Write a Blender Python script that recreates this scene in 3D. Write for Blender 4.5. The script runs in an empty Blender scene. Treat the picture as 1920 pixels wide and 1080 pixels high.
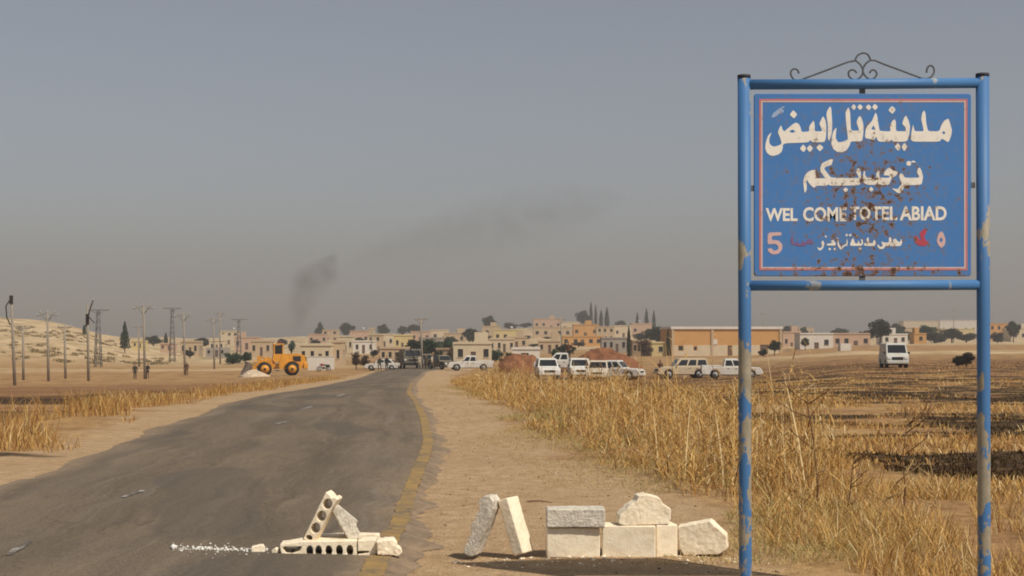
import bpy, bmesh, math, random
import numpy as np
from mathutils import Vector, Matrix, Euler

R = math.radians
rng = np.random.default_rng(7)
random.seed(7)
SC = bpy.context.scene
COL = SC.collection

# ------------------------------------------------------------------ camera, sky, sun, exposure
F, CX, HY, CAMH = 2600.0, 960.0, 637.0, 1.55          # focal length in photo pixels, principal column, horizon row, eye height
cam = bpy.data.objects.new('camera', bpy.data.cameras.new('camera'))
COL.objects.link(cam)
cam.location = (0, 0, CAMH)
cam.rotation_euler = (R(90), 0, 0)
cam.data.sensor_width = 36.0
cam.data.lens = 36.0 * F / 1920.0
cam.data.shift_y = (HY - 540.0) / 1920.0
cam.data.clip_start = 0.1
cam.data.clip_end = 8000
SC.camera = cam

SUN_TO = Vector((1.36, -1.33, 2.43)).normalized()       # towards the sun, from the right and behind the camera
sun_elev = math.asin(SUN_TO.z)
sun_az = math.atan2(SUN_TO.x, SUN_TO.y)
w = bpy.data.worlds.new('World'); SC.world = w; w.use_nodes = True
nt = w.node_tree; nt.nodes.clear()
wo = nt.nodes.new('ShaderNodeOutputWorld'); bg = nt.nodes.new('ShaderNodeBackground')
sky = nt.nodes.new('ShaderNodeTexSky'); sky.sky_type = 'NISHITA'; sky.sun_disc = False
sky.sun_elevation = sun_elev; sky.sun_rotation = sun_az
sky.altitude = 300; sky.air_density = 1.0; sky.dust_density = 1.6; sky.ozone_density = 1.0
hs = nt.nodes.new('ShaderNodeHueSaturation'); hs.inputs['Saturation'].default_value = 0.55
nt.links.new(sky.outputs[0], hs.inputs['Color']); nt.links.new(hs.outputs[0], bg.inputs[0])
bg.inputs[1].default_value = 0.074
nt.links.new(bg.outputs[0], wo.inputs[0])

sl = bpy.data.lights.new('sun', 'SUN'); sl.energy = 4.0; sl.angle = R(0.6); sl.color = (1.0, 0.93, 0.82)
so = bpy.data.objects.new('sun', sl); COL.objects.link(so)
so.rotation_euler = SUN_TO.to_track_quat('Z', 'Y').to_euler()
so.location = (20, -15, 30)

SC.view_settings.view_transform = 'Standard'; SC.view_settings.look = 'None'
SC.view_settings.exposure = 0.12; SC.view_settings.gamma = 1.0
SC.render.engine = 'CYCLES'
SC.cycles.use_denoising = True
SC.cycles.max_bounces = 5; SC.cycles.diffuse_bounces = 3; SC.cycles.volume_bounces = 1
SC.cycles.transparent_max_bounces = 12
SC.render.filter_size = 1.7
try:
    SC.cycles.pixel_filter_type = 'BLACKMAN_HARRIS'; SC.cycles.filter_width = 1.9
except Exception:
    pass

# ------------------------------------------------------------------ helpers
def tag(o, label=None, cat=None, group=None, kind=None):
    if label: o['label'] = label
    if cat: o['category'] = cat
    if group: o['group'] = group
    if kind: o['kind'] = kind
    return o

def empty(name, loc=(0, 0, 0), rz=0.0, rx=0.0, ry=0.0):
    o = bpy.data.objects.new(name, None); COL.objects.link(o)
    o.empty_display_size = 0.2
    o.location = loc; o.rotation_euler = (rx, ry, rz)
    return o

def link(name, me, parent=None, mat=None):
    o = bpy.data.objects.new(name, me); COL.objects.link(o)
    if mat is not None:
        if len(me.materials) == 0: me.materials.append(mat)
    if parent is not None: o.parent = parent
    return o

def copy_tree(o, parent=None):
    c = o.copy(); COL.objects.link(c); c.parent = parent
    for ch in list(o.children): copy_tree(ch, c)
    return c

class MB:
    """collects shapes into one mesh"""
    def __init__(s): s.v = []; s.f = []; s.m = []; s.sm = []
    def add(s, vs, fs, mi=0, M=None, smooth=False):
        b = len(s.v)
        if M is not None: vs = [M @ Vector(p) for p in vs]
        s.v += [tuple(p) for p in vs]
        for f in fs:
            s.f.append(tuple(i + b for i in f)); s.m.append(mi); s.sm.append(smooth)
        return s
    def box(s, c, d, mi=0, M=None, bev=0.0):
        x, y, z = c; a, b, h = d[0]/2, d[1]/2, d[2]/2
        if bev <= 0:
            vs = [(x+i*a, y+j*b, z+k*h) for k in (-1, 1) for j in (-1, 1) for i in (-1, 1)]
            fs = [(0,2,3,1), (4,5,7,6), (0,1,5,4), (2,6,7,3), (0,4,6,2), (1,3,7,5)]
            return s.add(vs, fs, mi, M)
        e = min(bev, a*.9, b*.9, h*.9)
        bm = bmesh.new(); bmesh.ops.create_cube(bm, size=1)
        for v in bm.verts: v.co = Vector((v.co.x*2*a, v.co.y*2*b, v.co.z*2*h))
        bmesh.ops.bevel(bm, geom=bm.edges[:], offset=e, segments=2, profile=.5, affect='EDGES')
        bm.verts.index_update()
        vs = [(v.co.x+x, v.co.y+y, v.co.z+z) for v in bm.verts]; fs = [tuple(v.index for v in f.verts) for f in bm.faces]
        bm.free()
        return s.add(vs, fs, mi, M)
    def tube(s, pts, rad, n=8, mi=0, M=None, caps=True, smooth=True):
        pts = [Vector(p) for p in pts]
        rr = rad if isinstance(rad, (list, tuple)) else [rad]*len(pts)
        vs = []; prev = None
        for i, p in enumerate(pts):
            t = (pts[min(i+1, len(pts)-1)] - pts[max(i-1, 0)])
            t = t.normalized() if t.length > 1e-9 else Vector((0, 0, 1))
            if prev is None:
                u = t.cross(Vector((0, 0, 1)) if abs(t.z) < .9 else Vector((1, 0, 0))).normalized()
            else:
                u = (prev - t*prev.dot(t))
                u = u.normalized() if u.length > 1e-6 else t.orthogonal().normalized()
            prev = u; q = t.cross(u)
            for k in range(n):
                a = 2*math.pi*k/n
                vs.append(p + (u*math.cos(a) + q*math.sin(a))*rr[i])
        fs = []
        for i in range(len(pts)-1):
            for k in range(n):
                fs.append((i*n+k, i*n+(k+1) % n, (i+1)*n+(k+1) % n, (i+1)*n+k))
        if caps:
            fs.append(tuple(range(n-1, -1, -1))); fs.append(tuple((len(pts)-1)*n+k for k in range(n)))
        return s.add(vs, fs, mi, M, smooth)
    def prism(s, poly, y0, y1, mi=0, M=None):
        """poly in (x,z), extruded along y"""
        n = len(poly)
        vs = [(p[0], y0, p[1]) for p in poly] + [(p[0], y1, p[1]) for p in poly]
        fs = [tuple(range(n)), tuple(range(2*n-1, n-1, -1))]
        for i in range(n):
            j = (i+1) % n
            fs.append((i, i+n, j+n, j))
        return s.add(vs, fs, mi, M)
    def ball(s, c, r, mi=0, M=None, n=8, m=6):
        r = r if isinstance(r, (list, tuple)) else (r, r, r)
        vs = [(c[0], c[1], c[2]-r[2])]
        for i in range(1, m):
            a = -math.pi/2 + math.pi*i/m
            for k in range(n):
                b = 2*math.pi*k/n
                vs.append((c[0]+r[0]*math.cos(a)*math.cos(b), c[1]+r[1]*math.cos(a)*math.sin(b), c[2]+r[2]*math.sin(a)))
        vs.append((c[0], c[1], c[2]+r[2])); L = len(vs)-1
        fs = [(0, 1+(k+1) % n, 1+k) for k in range(n)]
        for i in range(m-2):
            for k in range(n):
                fs.append((1+i*n+k, 1+i*n+(k+1) % n, 1+(i+1)*n+(k+1) % n, 1+(i+1)*n+k))
        fs += [(L, 1+(m-2)*n+k, 1+(m-2)*n+(k+1) % n) for k in range(n)]
        return s.add(vs, fs, mi, M, True)
    def mesh(s, name, mats):
        me = bpy.data.meshes.new(name); me.from_pydata(s.v, [], s.f)
        for m in (mats if isinstance(mats, (list, tuple)) else [mats]): me.materials.append(m)
        me.polygons.foreach_set('material_index', s.m); me.polygons.foreach_set('use_smooth', s.sm)
        bm = bmesh.new(); bm.from_mesh(me); bmesh.ops.recalc_face_normals(bm, faces=bm.faces[:]); bm.to_mesh(me); bm.free()
        me.update(); return me
    def build(s, name, mats, parent=None):
        return link(name, s.mesh(name, mats), parent)

def bake(o):
    dg = bpy.context.evaluated_depsgraph_get(); dg.update()
    return bpy.data.meshes.new_from_object(o.evaluated_get(dg))

def curve_mesh(name, loops, extrude=0.0, bevel=0.0, res=1):
    """flat filled outlines (holes by even-odd) in local x,y, thickened along z"""
    cu = bpy.data.curves.new(name, 'CURVE'); cu.dimensions = '2D'; cu.fill_mode = 'BOTH'
    cu.extrude = extrude; cu.bevel_depth = bevel; cu.bevel_resolution = res
    for lp in loops:
        sp = cu.splines.new('POLY'); sp.points.add(len(lp)-1); sp.use_cyclic_u = True
        for q, p in zip(sp.points, lp): q.co = (p[0], p[1], 0, 1)
    o = bpy.data.objects.new(name+'_tmp', cu); COL.objects.link(o)
    me = bake(o); bpy.data.objects.remove(o); bpy.data.curves.remove(cu)
    me.name = name
    return me

# ---- numpy value noise
_T = np.random.default_rng(3).random((256, 256))
def vnoise(x, y, sd=0):
    x = np.asarray(x, float) + sd*17.31; y = np.asarray(y, float) + sd*9.77
    xi = np.floor(x).astype(int); yi = np.floor(y).astype(int); fx = x-xi; fy = y-yi
    fx = fx*fx*(3-2*fx); fy = fy*fy*(3-2*fy)
    a = _T[xi & 255, yi & 255]; b = _T[(xi+1) & 255, yi & 255]; c = _T[xi & 255, (yi+1) & 255]; d = _T[(xi+1) & 255, (yi+1) & 255]
    return (a*(1-fx)+b*fx)*(1-fy) + (c*(1-fx)+d*fx)*fy
def fbm(x, y, sd=0, o=4):
    t = 0; amp = .5
    for i in range(o):
        t = t + amp*vnoise(np.asarray(x)*2**i, np.asarray(y)*2**i, sd+i); amp *= .5
    return t
def sstep(a, b, x):
    t = np.clip((np.asarray(x, float)-a)/(b-a), 0, 1); return t*t*(3-2*t)

# ---- terrain
_SX = np.array([-400, 0, 120, 240, 380, 560, 790, 1000, 1250, 1400, 1600, 1920, 2400.])
_TD = {
 0:   [0]*13, 15: [0]*13,
 30:  [-.06, -.06, -.06, -.06, -.05, -.03, -.02, -.03, -.05, -.05, -.05, -.05, -.05],
 45:  [-.4, -.4, -.4, -.4, -.35, -.2, -.12, -.3, -.35, -.35, -.3, -.3, -.3],
 60:  [-.9, -.9, -.9, -.85, -.8, -.6, -.35, -.75, -.8, -.7, -.5, -.5, -.5],
 90:  [-1.8, -1.8, -1.8, -1.8, -1.6, -1.3, -.9, -1.55, -1.6, -1.4, -.75, -.7, -.7],
 120: [-2.5, -2.5, -2.5, -2.4, -2.3, -2.0, -1.45, -2.1, -2.1, -1.9, -.9, -.8, -.8],
 160: [-3.1, -3.1, -3, -2.9, -2.8, -2.55, -1.95, -2.2, -2.3, -2.1, -.95, -.9, -.9],
 200: [-3.3, -3.3, -3.2, -3.1, -3, -2.7, -2.3, -2.3, -2.3, -2.0, -.9, -.8, -.8],
 250: [1, -2.3, -2.8, -3.2, -3.2, -2.7, -2.4, -2.1, -2.2, -2.0, -.6, -.5, -.5],
 300: [5, 1.2, -.5, -2.8, -3, -2.6, -2.2, -1.8, -2.05, -2.05, -.4, -.2, 0],
 400: [10, 6.3, 5, .3, -2, -2, -1.3, -1, -1.2, -1.2, 0, .3, .4],
 500: [11, 8.3, 6.3, 1, -1.5, -1.2, -.9, .2, -.5, -.5, .2, .6, .6],
 650: [10, 8.3, 6, 1.5, .5, .6, 1.5, 4.5, 3.5, 1.5, 1.2, 1.5, 1.5],
 800: [8, 7, 5, 1.5, 1.5, 1.8, 3.3, 8.8, 5.5, 2.5, 2.2, 2.5, 2.5],
 1000: [6, 5, 4, 1.5, 2, 2.5, 5, 10, 7, 4, 5, 5.5, 5.5],
 1500: [2]*13, 3000: [-3]*13}
_td = np.array(sorted(_TD)); _tz = np.array([_TD[int(k)] for k in _td], float)
_NL, _NS = 260, 140
_l = np.linspace(math.log(12), math.log(3000), _NL); _s = np.linspace(-400, 2400, _NS)
_G = np.zeros((_NL, _NS))
for i, L in enumerate(_l):
    d = math.exp(L); row = np.array([np.interp(d, _td, _tz[:, c]) for c in range(13)])
    _G[i] = np.interp(_s, _SX, row)
for _ in range(6):
    g = np.pad(_G, 1, mode='edge'); _G = (g[:-2, 1:-1]+g[2:, 1:-1]+g[1:-1, :-2]+g[1:-1, 2:]+2*g[1:-1, 1:-1])/6
def base_z(X, Y):
    X = np.asarray(X, float); Y = np.asarray(Y, float)
    Ym = np.maximum(Y, 12.0)
    s = np.clip(X/Ym*F + CX, -400, 2400); L = np.clip(np.log(Ym), _l[0], _l[-1])
    a = (L-_l[0])/(_l[1]-_l[0]); b = (s-_s[0])/(_s[1]-_s[0])
    i = np.clip(np.floor(a).astype(int), 0, _NL-2); j = np.clip(np.floor(b).astype(int), 0, _NS-2); fa = a-i; fb = b-j
    z = (_G[i, j]*(1-fa)+_G[i+1, j]*fa)*(1-fb) + (_G[i, j+1]*(1-fa)+_G[i+1, j+1]*fa)*fb
    return z*sstep(10, 16, Y)
def ground_hit(px, py, dmin=6., dmax=1300.):
    """where the line of sight through a photo pixel meets the smooth terrain"""
    d = np.exp(np.linspace(math.log(dmin), math.log(dmax), 4000))
    X = (px-CX)/F*d; Z = CAMH-(py-HY)/F*d
    g = base_z(X, d) - Z
    k = np.argmax(g > 0)
    if not (g > 0).any(): k = int(np.argmax(g))
    return float(X[k]), float(d[k])
def PX(px, d): return (px-CX)/F*d
def PZ(py, d): return CAMH-(py-HY)/F*d

# ---- road edges from photo rows, as X at distance
def edge(pts, near, far):
    w_ = [ground_hit(*p) for p in pts]
    w_ = sorted(w_, key=lambda q: q[1])
    d = np.array([near[1]] + [q[1] for q in w_] + [far[1]]); x = np.array([near[0]] + [q[0] for q in w_] + [far[0]])
    return lambda Y: np.interp(Y, d, x)
ROAD_R = edge([(778, 1078), (812, 1023), (799, 998), (809, 928), (824, 870), (834, 843), (824, 811), (809, 769), (780, 738), (782, 714), (800, 697)], (-.3, -25), (-8., 300))
ROAD_L = edge([(0, 911), (178, 849), (267, 810), (370, 778), (420, 757), (570, 730), (645, 715), (700, 698)], (-4.6, -25), (-19., 300))
LINE_R = edge([(700, 1078), (735, 1010), (762, 971), (789, 893), (803, 831), (795, 788), (780, 757), (772, 726)], (-.55, -25), (-9.5, 300))
GRASS_R = edge([(1400, 1075), (1340, 1040), (1275, 962), (1239, 924), (1192, 899), (1097, 865), (1034, 836), (960, 805), (950, 775), (870, 742), (835, 718), (845, 704)], (1.6, -25), (-4., 300))
GRASS_L = edge([(-60, 852), (60, 848), (130, 838), (222, 798), (296, 766), (375, 752), (475, 735), (580, 719), (660, 706)], (-6.6, -25), (-21., 300))
def road_mask(X, Y):
    return sstep(-1.2, 0, np.minimum(X-ROAD_L(Y), ROAD_R(Y)-X))*(Y < 260)
def gz(X, Y):
    X = np.asarray(X, float); Y = np.asarray(Y, float)
    rm = road_mask(X, Y)
    rough = (fbm(X*.9, Y*.9, 5, 4)-.47)*.10 + (fbm(X*.18, Y*.14, 9, 3)-.44)*.25*sstep(20, 60, Y)
    bank = sstep(.0, 2.5, X-GRASS_R(Y))*.10*sstep(5, 12, Y)
    big = (fbm(X*.02, Y*.02, 21, 4)-.47)*5.0*sstep(230, 420, Y)*sstep(-30, -90, X)
    sh = sstep(ROAD_R(Y)-.1, ROAD_R(Y)+.2, X)*(1-sstep(0, 1., X-GRASS_R(Y)))
    knoll = .55*np.exp(-((X-4.7)**2/18+(Y-131.5)**2/9))
    return base_z(X, Y) + knoll + rough*(1-rm)*(1-.75*sh) + bank*(1-rm) - rm*.03 + big
def gz1(x, y): return float(gz(np.array([x]), np.array([y]))[0])
# ------------------------------------------------------------------ materials
class N:
    """small node-tree helper"""
    def __init__(s, name):
        s.m = bpy.data.materials.new(name); s.m.use_nodes = True
        s.t = s.m.node_tree; s.t.nodes.clear()
        s.out = s.t.nodes.new('ShaderNodeOutputMaterial'); s.b = s.t.nodes.new('ShaderNodeBsdfPrincipled')
        s.t.links.new(s.b.outputs[0], s.out.inputs[0])
        s.b.inputs['Specular IOR Level'].default_value = .25; s.b.inputs['Roughness'].default_value = .8
    def n(s, t, **kw):
        q = s.t.nodes.new(t)
        for k, v in kw.items():
            if k in q.inputs: q.inputs[k].default_value = v
            else: setattr(q, k, v)
        return q
    def l(s, a, b): s.t.links.new(a, b)
    def pos(s, scale=(1, 1, 1), obj=False):
        c = s.n('ShaderNodeTexCoord') if obj else s.n('ShaderNodeNewGeometry')
        mp = s.n('ShaderNodeMapping'); mp.inputs['Scale'].default_value = scale
        s.l(c.outputs['Object'] if obj else c.outputs['Position'], mp.inputs[0]); return mp.outputs[0]
    def noise(s, vec, scale, detail=4, rough=.55, dist=0):
        q = s.n('ShaderNodeTexNoise'); q.inputs['Scale'].default_value = scale; q.inputs['Detail'].default_value = detail
        q.inputs['Roughness'].default_value = rough; q.inputs['Distortion'].default_value = dist
        s.l(vec, q.inputs['Vector']); return q.outputs['Fac']
    def ramp(s, fac, stops):
        q = s.n('ShaderNodeValToRGB'); e = q.color_ramp.elements
        while len(e) < len(stops): e.new(.5)
        for a, (p, c) in zip(e, stops):
            a.position = p; a.color = (*c, 1) if isinstance(c, tuple) else (c, c, c, 1)
        s.l(fac, q.inputs[0]); return q.outputs[0]
    def mix(s, fac, a, b, mode='MIX'):
        q = s.n('ShaderNodeMix', data_type='RGBA', blend_type=mode)
        for v, i in ((fac, 0), (a, 6), (b, 7)):
            if isinstance(v, (int, float)): q.inputs[i].default_value = v if i == 0 else (v, v, v, 1)
            elif isinstance(v, tuple): q.inputs[i].default_value = (*v, 1)
            else: s.l(v, q.inputs[i])
        return q.outputs[2]
    def math(s, op, a, b=0.0):
        q = s.n('ShaderNodeMath', operation=op)
        for i, v in enumerate((a, b)):
            if isinstance(v, (int, float)): q.inputs[i].default_value = v
            else: s.l(v, q.inputs[i])
        return q.outputs[0]
    def bump(s, h, strength=.3, dist=.02):
        q = s.n('ShaderNodeBump'); q.inputs['Strength'].default_value = strength; q.inputs['Distance'].default_value = dist
        s.l(h, q.inputs['Height']); s.l(q.outputs[0], s.b.inputs['Normal'])
    def col(s, c):
        if isinstance(c, tuple): s.b.inputs['Base Color'].default_value = (*c, 1)
        else: s.l(c, s.b.inputs['Base Color'])
    def rough(s, v):
        if isinstance(v, float): s.b.inputs['Roughness'].default_value = v
        else: s.l(v, s.b.inputs['Roughness'])

def mat_simple(name, c, var=.15, scale=3., rough=.8, spec=.25, bump=0., metal=0.):
    k = N(name); p = k.pos(obj=True)
    a = tuple(x*(1-var) for x in c); b = tuple(min(1, x*(1+var)) for x in c)
    f = k.noise(p, scale, 5)
    k.col(k.ramp(f, [(.3, a), (.7, b)])); k.rough(float(rough)); k.b.inputs['Specular IOR Level'].default_value = spec
    k.b.inputs['Metallic'].default_value = metal
    if bump: k.bump(k.noise(p, scale*6, 4), bump, .02)
    return k.m

# ground: earth colours by place, set by the attribute 'zone' (r bare soil, g burnt, b pale hill)
k = N('earth'); p = k.pos()
at = k.n('ShaderNodeAttribute', attribute_name='zone'); sp = k.n('ShaderNodeSeparateColor'); k.l(at.outputs['Color'], sp.inputs[0])
n1 = k.noise(p, .35, 5); n2 = k.noise(p, 5, 6, .65); n3 = k.noise(p, 40, 3, .6); n4 = k.noise(p, .05, 4)
field = k.ramp(n2, [(.28, (.22, .125, .052)), (.5, (.37, .225, .095)), (.75, (.50, .335, .155))])
red = k.ramp(n2, [(.3, (.17, .085, .045)), (.7, (.30, .155, .08))])
field = k.mix(k.ramp(n1, [(.45, 0.), (.62, .8)]), field, red)
dirt = k.ramp(n2, [(.25, (.30, .195, .105)), (.5, (.42, .285, .160)), (.72, (.52, .37, .22))])
dirt = k.mix(k.ramp(n1, [(.4, 0.), (.7, .55)]), dirt, (.33, .205, .105))
dirt = k.mix(k.ramp(n3, [(.34, .5), (.46, 0.)]), dirt, (.19, .12, .065))
dirt = k.mix(k.ramp(n3, [(.60, 0.), (.68, .5)]), dirt, (.62, .47, .32))
hill = k.ramp(k.noise(p, .12, 7, .65), [(.32, (.30, .21, .11)), (.5, (.50, .36, .20)), (.68, (.64, .49, .31))])
hill = k.mix(k.ramp(k.noise(p, .09, 5, .7), [(.56, 0.), (.66, .75)]), hill, (.16, .14, .065))
at3 = k.n('ShaderNodeAttribute', attribute_name='redness'); field = k.mix(k.math('MULTIPLY', at3.outputs['Fac'], k.ramp(n2, [(.3, 1.), (.75, .6)])), field, k.ramp(n2, [(.3, (.11, .050, .025)), (.7, (.25, .115, .052))]))
c = k.mix(sp.outputs[0], field, dirt); c = k.mix(sp.outputs[2], c, hill)
burnf = k.math('MULTIPLY', sp.outputs[1], k.ramp(n2, [(.25, 1.), (.62, .75)]))
c = k.mix(burnf, c, (.022, .015, .011))
k.col(c); k.rough(.95); k.b.inputs['Specular IOR Level'].default_value = .1
hgt = k.math('ADD', n2, k.math('MULTIPLY', n3, .35))
k.bump(hgt, .75, .05)
M_EARTH = k.m

# asphalt: uv in metres (across, along)
k = N('asphalt'); uv = k.n('ShaderNodeUVMap', uv_map='uv')
def mp(sc):
    q = k.n('ShaderNodeMapping'); q.inputs['Scale'].default_value = sc; k.l(uv.outputs[0], q.inputs[0]); return q.outputs[0]
s1 = k.noise(mp((1.3, .09, 1)), 1.0, 5, .6, .08); s2 = k.noise(mp((.5, .22, 1)), 1., 5, .6); fine = k.noise(mp((1, 1, 1)), 55, 3, .7); mid = k.noise(mp((1, .7, 1)), 6, 5, .65)
s3 = k.noise(mp((5., .12, 1)), 1.0, 4, .6, .05)
c = k.ramp(s1, [(.30, (.082, .070, .058)), (.48, (.116, .097, .077)), (.66, (.158, .132, .105))])
c = k.mix(k.ramp(s2, [(.42, 0.), (.66, .75)]), c, (.165, .130, .096))
c = k.mix(k.ramp(s2, [(.28, .7), (.44, 0.)]), c, (.082, .076, .070))
c = k.mix(k.ramp(s3, [(.56, 0.), (.70, .5)]), c, (.19, .175, .16))
c = k.mix(k.ramp(s3, [(.30, .45), (.42, 0.)]), c, (.050, .046, .044))
c = k.mix(k.ramp(mid, [(.58, 0.), (.74, .45)]), c, (.19, .165, .14))
c = k.mix(k.ramp(fine, [(.56, 0.), (.66, .5)]), c, (.27, .235, .195))
c = k.mix(k.ramp(fine, [(.36, .6), (.46, 0.)]), c, (.045, .039, .034))
crk = k.n('ShaderNodeTexVoronoi', feature='DISTANCE_TO_EDGE'); crk.inputs['Scale'].default_value = .55
wob = k.n('ShaderNodeVectorMath', operation='ADD'); nz = k.n('ShaderNodeTexNoise'); nz.inputs['Scale'].default_value = 1.6; k.l(uv.outputs[0], nz.inputs['Vector']); k.l(nz.outputs['Color'], wob.inputs[0]); k.l(mp((1, .45, 1)), wob.inputs[1]); k.l(wob.outputs[0], crk.inputs['Vector'])
c = k.mix(k.math('MULTIPLY', k.ramp(crk.outputs['Distance'], [(.0, .5), (.010, 0.)]), k.ramp(s2, [(.40, 0.), (.55, 1.)])), c, (.04, .034, .028))
su = k.n('ShaderNodeSeparateXYZ'); k.l(uv.outputs[0], su.inputs[0])
trk = k.math('COSINE', k.math('MULTIPLY', k.math('ADD', su.outputs[0], k.math('MULTIPLY', s2, .9)), 4.6))
c = k.mix(k.math('MULTIPLY', k.ramp(trk, [(.5, 0.), (.95, .42)]), k.ramp(s1, [(.35, .3), (.6, 1.)])), c, (.070, .062, .055))
s4 = k.noise(mp((16., .5, 1)), 1.0, 5, .65); grit = k.noise(mp((1, 1, 1)), 24, 4, .75)
c = k.mix(k.ramp(s4, [(.54, 0.), (.68, .38)]), c, (.20, .172, .14)); c = k.mix(k.ramp(s4, [(.32, .35), (.45, 0.)]), c, (.062, .054, .046))
c = k.mix(k.ramp(grit, [(.55, 0.), (.66, .45)]), c, (.22, .19, .155)); c = k.mix(k.ramp(grit, [(.34, .5), (.45, 0.)]), c, (.050, .043, .037))
c = k.mix(1., c, (1.18, 1.08, .93), 'MULTIPLY'); pat = k.ramp(k.noise(mp((.35, .12, 1)), 1., 2, .4), [(.545, 0.), (.56, .45)]); c = k.mix(pat, c, (.082, .071, .060))
# dust drifting in from the edges (a stain lying on the asphalt)
sx = k.n('ShaderNodeSeparateXYZ'); k.l(uv.outputs[0], sx.inputs[0])
edge_n = k.math('ADD', sx.outputs[2], k.math('MULTIPLY', mid, -.5))
at2 = k.n('ShaderNodeAttribute', attribute_name='edge_dust')
dust = k.math('MULTIPLY', at2.outputs['Fac'], k.ramp(mid, [(.3, .15), (.65, 1.)]))
c = k.mix(dust, c, (.36, .25, .155))
k.col(c); k.rough(.88); k.b.inputs['Specular IOR Level'].default_value = .2
k.bump(k.math('ADD', fine, k.math('MULTIPLY', mid, .6)), .45, .012)
M_ASPHALT = k.m

def paint(name, colr, lo, hi):
    k = N(name); p = k.pos()
    f = k.noise(p, 9, 6, .7); g = k.noise(p, 60, 3, .6); big = k.noise(p, 1.1, 3)
    wear = k.math('ADD', k.math('MULTIPLY', f, .6), k.math('ADD', k.math('MULTIPLY', g, .25), k.math('MULTIPLY', big, .35)))
    c = k.mix(k.ramp(wear, [(lo, 0.), (hi, 1.)]), colr, (.115, .098, .082))
    k.col(c); k.rough(.85); k.bump(g, .4, .01); return k.m
M_YELLOW = paint('worn_yellow_paint', (.38, .235, .07), .47, .77)
M_WHITELINE = paint('worn_white_paint', (.62, .58, .52), .45, .62)

# straw: colour carried by each blade
def straw(name):
    k = N(name); a = k.n('ShaderNodeAttribute', attribute_name='Col')
    d = k.n('ShaderNodeBsdfDiffuse'); t = k.n('ShaderNodeBsdfTranslucent'); m = k.n('ShaderNodeMixShader'); m.inputs[0].default_value = .22
    k.l(a.outputs['Color'], d.inputs[0]); k.l(a.outputs['Color'], t.inputs[0]); k.l(d.outputs[0], m.inputs[1]); k.l(t.outputs[0], m.inputs[2])
    k.l(m.outputs[0], k.out.inputs[0]); return k.m
M_STRAW = straw('dry_straw')

# blue enamel with chips and rust
def enamel(name, base, chipc, chip_lo, chip_hi, scale=9, zchip=False):
    k = N(name); p = k.pos((1, 1, .45))
    f = k.noise(p, scale, 6, .62, .3); g = k.noise(p, scale*5, 4, .6); h = k.noise(p, 2.2, 3)
    c = k.mix(h, tuple(x*.82 for x in base), tuple(min(1, x*1.15) for x in base))
    m = k.math('ADD', f, k.math('MULTIPLY', g, .12))
    if zchip:
        gm = k.n('ShaderNodeNewGeometry'); sx = k.n('ShaderNodeSeparateXYZ'); k.l(gm.outputs['Position'], sx.inputs[0])
        up = k.n('ShaderNodeMapRange'); up.inputs[1].default_value = .0; up.inputs[2].default_value = 2.6; up.inputs[3].default_value = .085; up.inputs[4].default_value = -.05
        k.l(sx.outputs[2], up.inputs[0]); m = k.math('ADD', m, up.outputs[0])
    chip = k.ramp(m, [(chip_lo, 0.), (chip_hi, 1.)])
    cc = k.ramp(g, [(.35, tuple(x*.75 for x in chipc)), (.65, chipc)])
    c = k.mix(chip, c, cc)
    rust = k.ramp(k.noise(p, scale*2.3, 5, .7), [(.665, 0.), (.70, 1.)])
    c = k.mix(k.math('MULTIPLY', rust, chip), c, (.16, .07, .03))
    k.col(c); k.rough(.55); k.b.inputs['Specular IOR Level'].default_value = .35
    k.bump(k.math('SUBTRACT', 1., chip), .25, .002); return k.m
BLUE = (.052, .165, .44)
M_POST = enamel('chipped_blue_enamel', (.055, .16, .35), (.33, .285, .205), .585, .60, 7, True)
M_RAIL = enamel('blue_enamel', (.06, .175, .38), (.30, .33, .36), .68, .70, 10)
SIGN_C = (0, 0)   # set below
# ------------------------------------------------------------------ ground sheet
DS = 8.10                      # distance of the sign
SCX, SCZ = PX(1618, DS), PZ(360, DS)
def rusty(name, base, var=.12, amount=0.):
    k = N(name); p = k.pos(); f = k.noise(p, 24, 6, .75, .25); g = k.noise(p, 52, 4, .6); h = k.noise(p, 2.5, 4)
    gm = k.n('ShaderNodeNewGeometry'); sx = k.n('ShaderNodeSeparateXYZ'); k.l(gm.outputs['Position'], sx.inputs[0])
    dx = k.math('MULTIPLY', k.math('SUBTRACT', sx.outputs[0], SCX+.02), 1.6); dz = k.math('MULTIPLY', k.math('SUBTRACT', sx.outputs[2], SCZ-.06), 1.25)
    r = k.math('SQRT', k.math('ADD', k.math('MULTIPLY', dx, dx), k.math('MULTIPLY', dz, dz)))
    near = k.n('ShaderNodeMapRange'); near.inputs[1].default_value = .12; near.inputs[2].default_value = .95; near.inputs[3].default_value = .135; near.inputs[4].default_value = -.03
    k.l(r, near.inputs[0])
    low = k.n('ShaderNodeMapRange'); low.inputs[1].default_value = PZ(515, DS); low.inputs[2].default_value = PZ(485, DS); low.inputs[3].default_value = .10; low.inputs[4].default_value = 0.
    k.l(sx.outputs[2], low.inputs[0])
    v = k.math('ADD', k.math('ADD', k.math('ADD', f, k.math('MULTIPLY', g, .25)), near.outputs[0]), k.math('ADD', low.outputs[0], amount+.022))
    c = k.mix(h, tuple(x*(1-var) for x in base), tuple(min(1, x*(1+var)) for x in base))
    c = k.mix(k.ramp(v, [(.64, 0.), (.80, .62)]), c, tuple(.55*x+.45*y for x, y in zip(base, (.22, .19, .13))))
    c = k.mix(k.ramp(v, [(.775, 0.), (.805, .9)]), c, (.20, .105, .045))
    c = k.mix(k.ramp(v, [(.835, 0.), (.865, .95)]), c, (.055, .026, .014))
    k.col(c); k.rough(.6); k.b.inputs['Specular IOR Level'].default_value = .3
    k.bump(k.ramp(v, [(.80, 1.), (.84, 0.)]), .3, .002); return k.m
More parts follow.
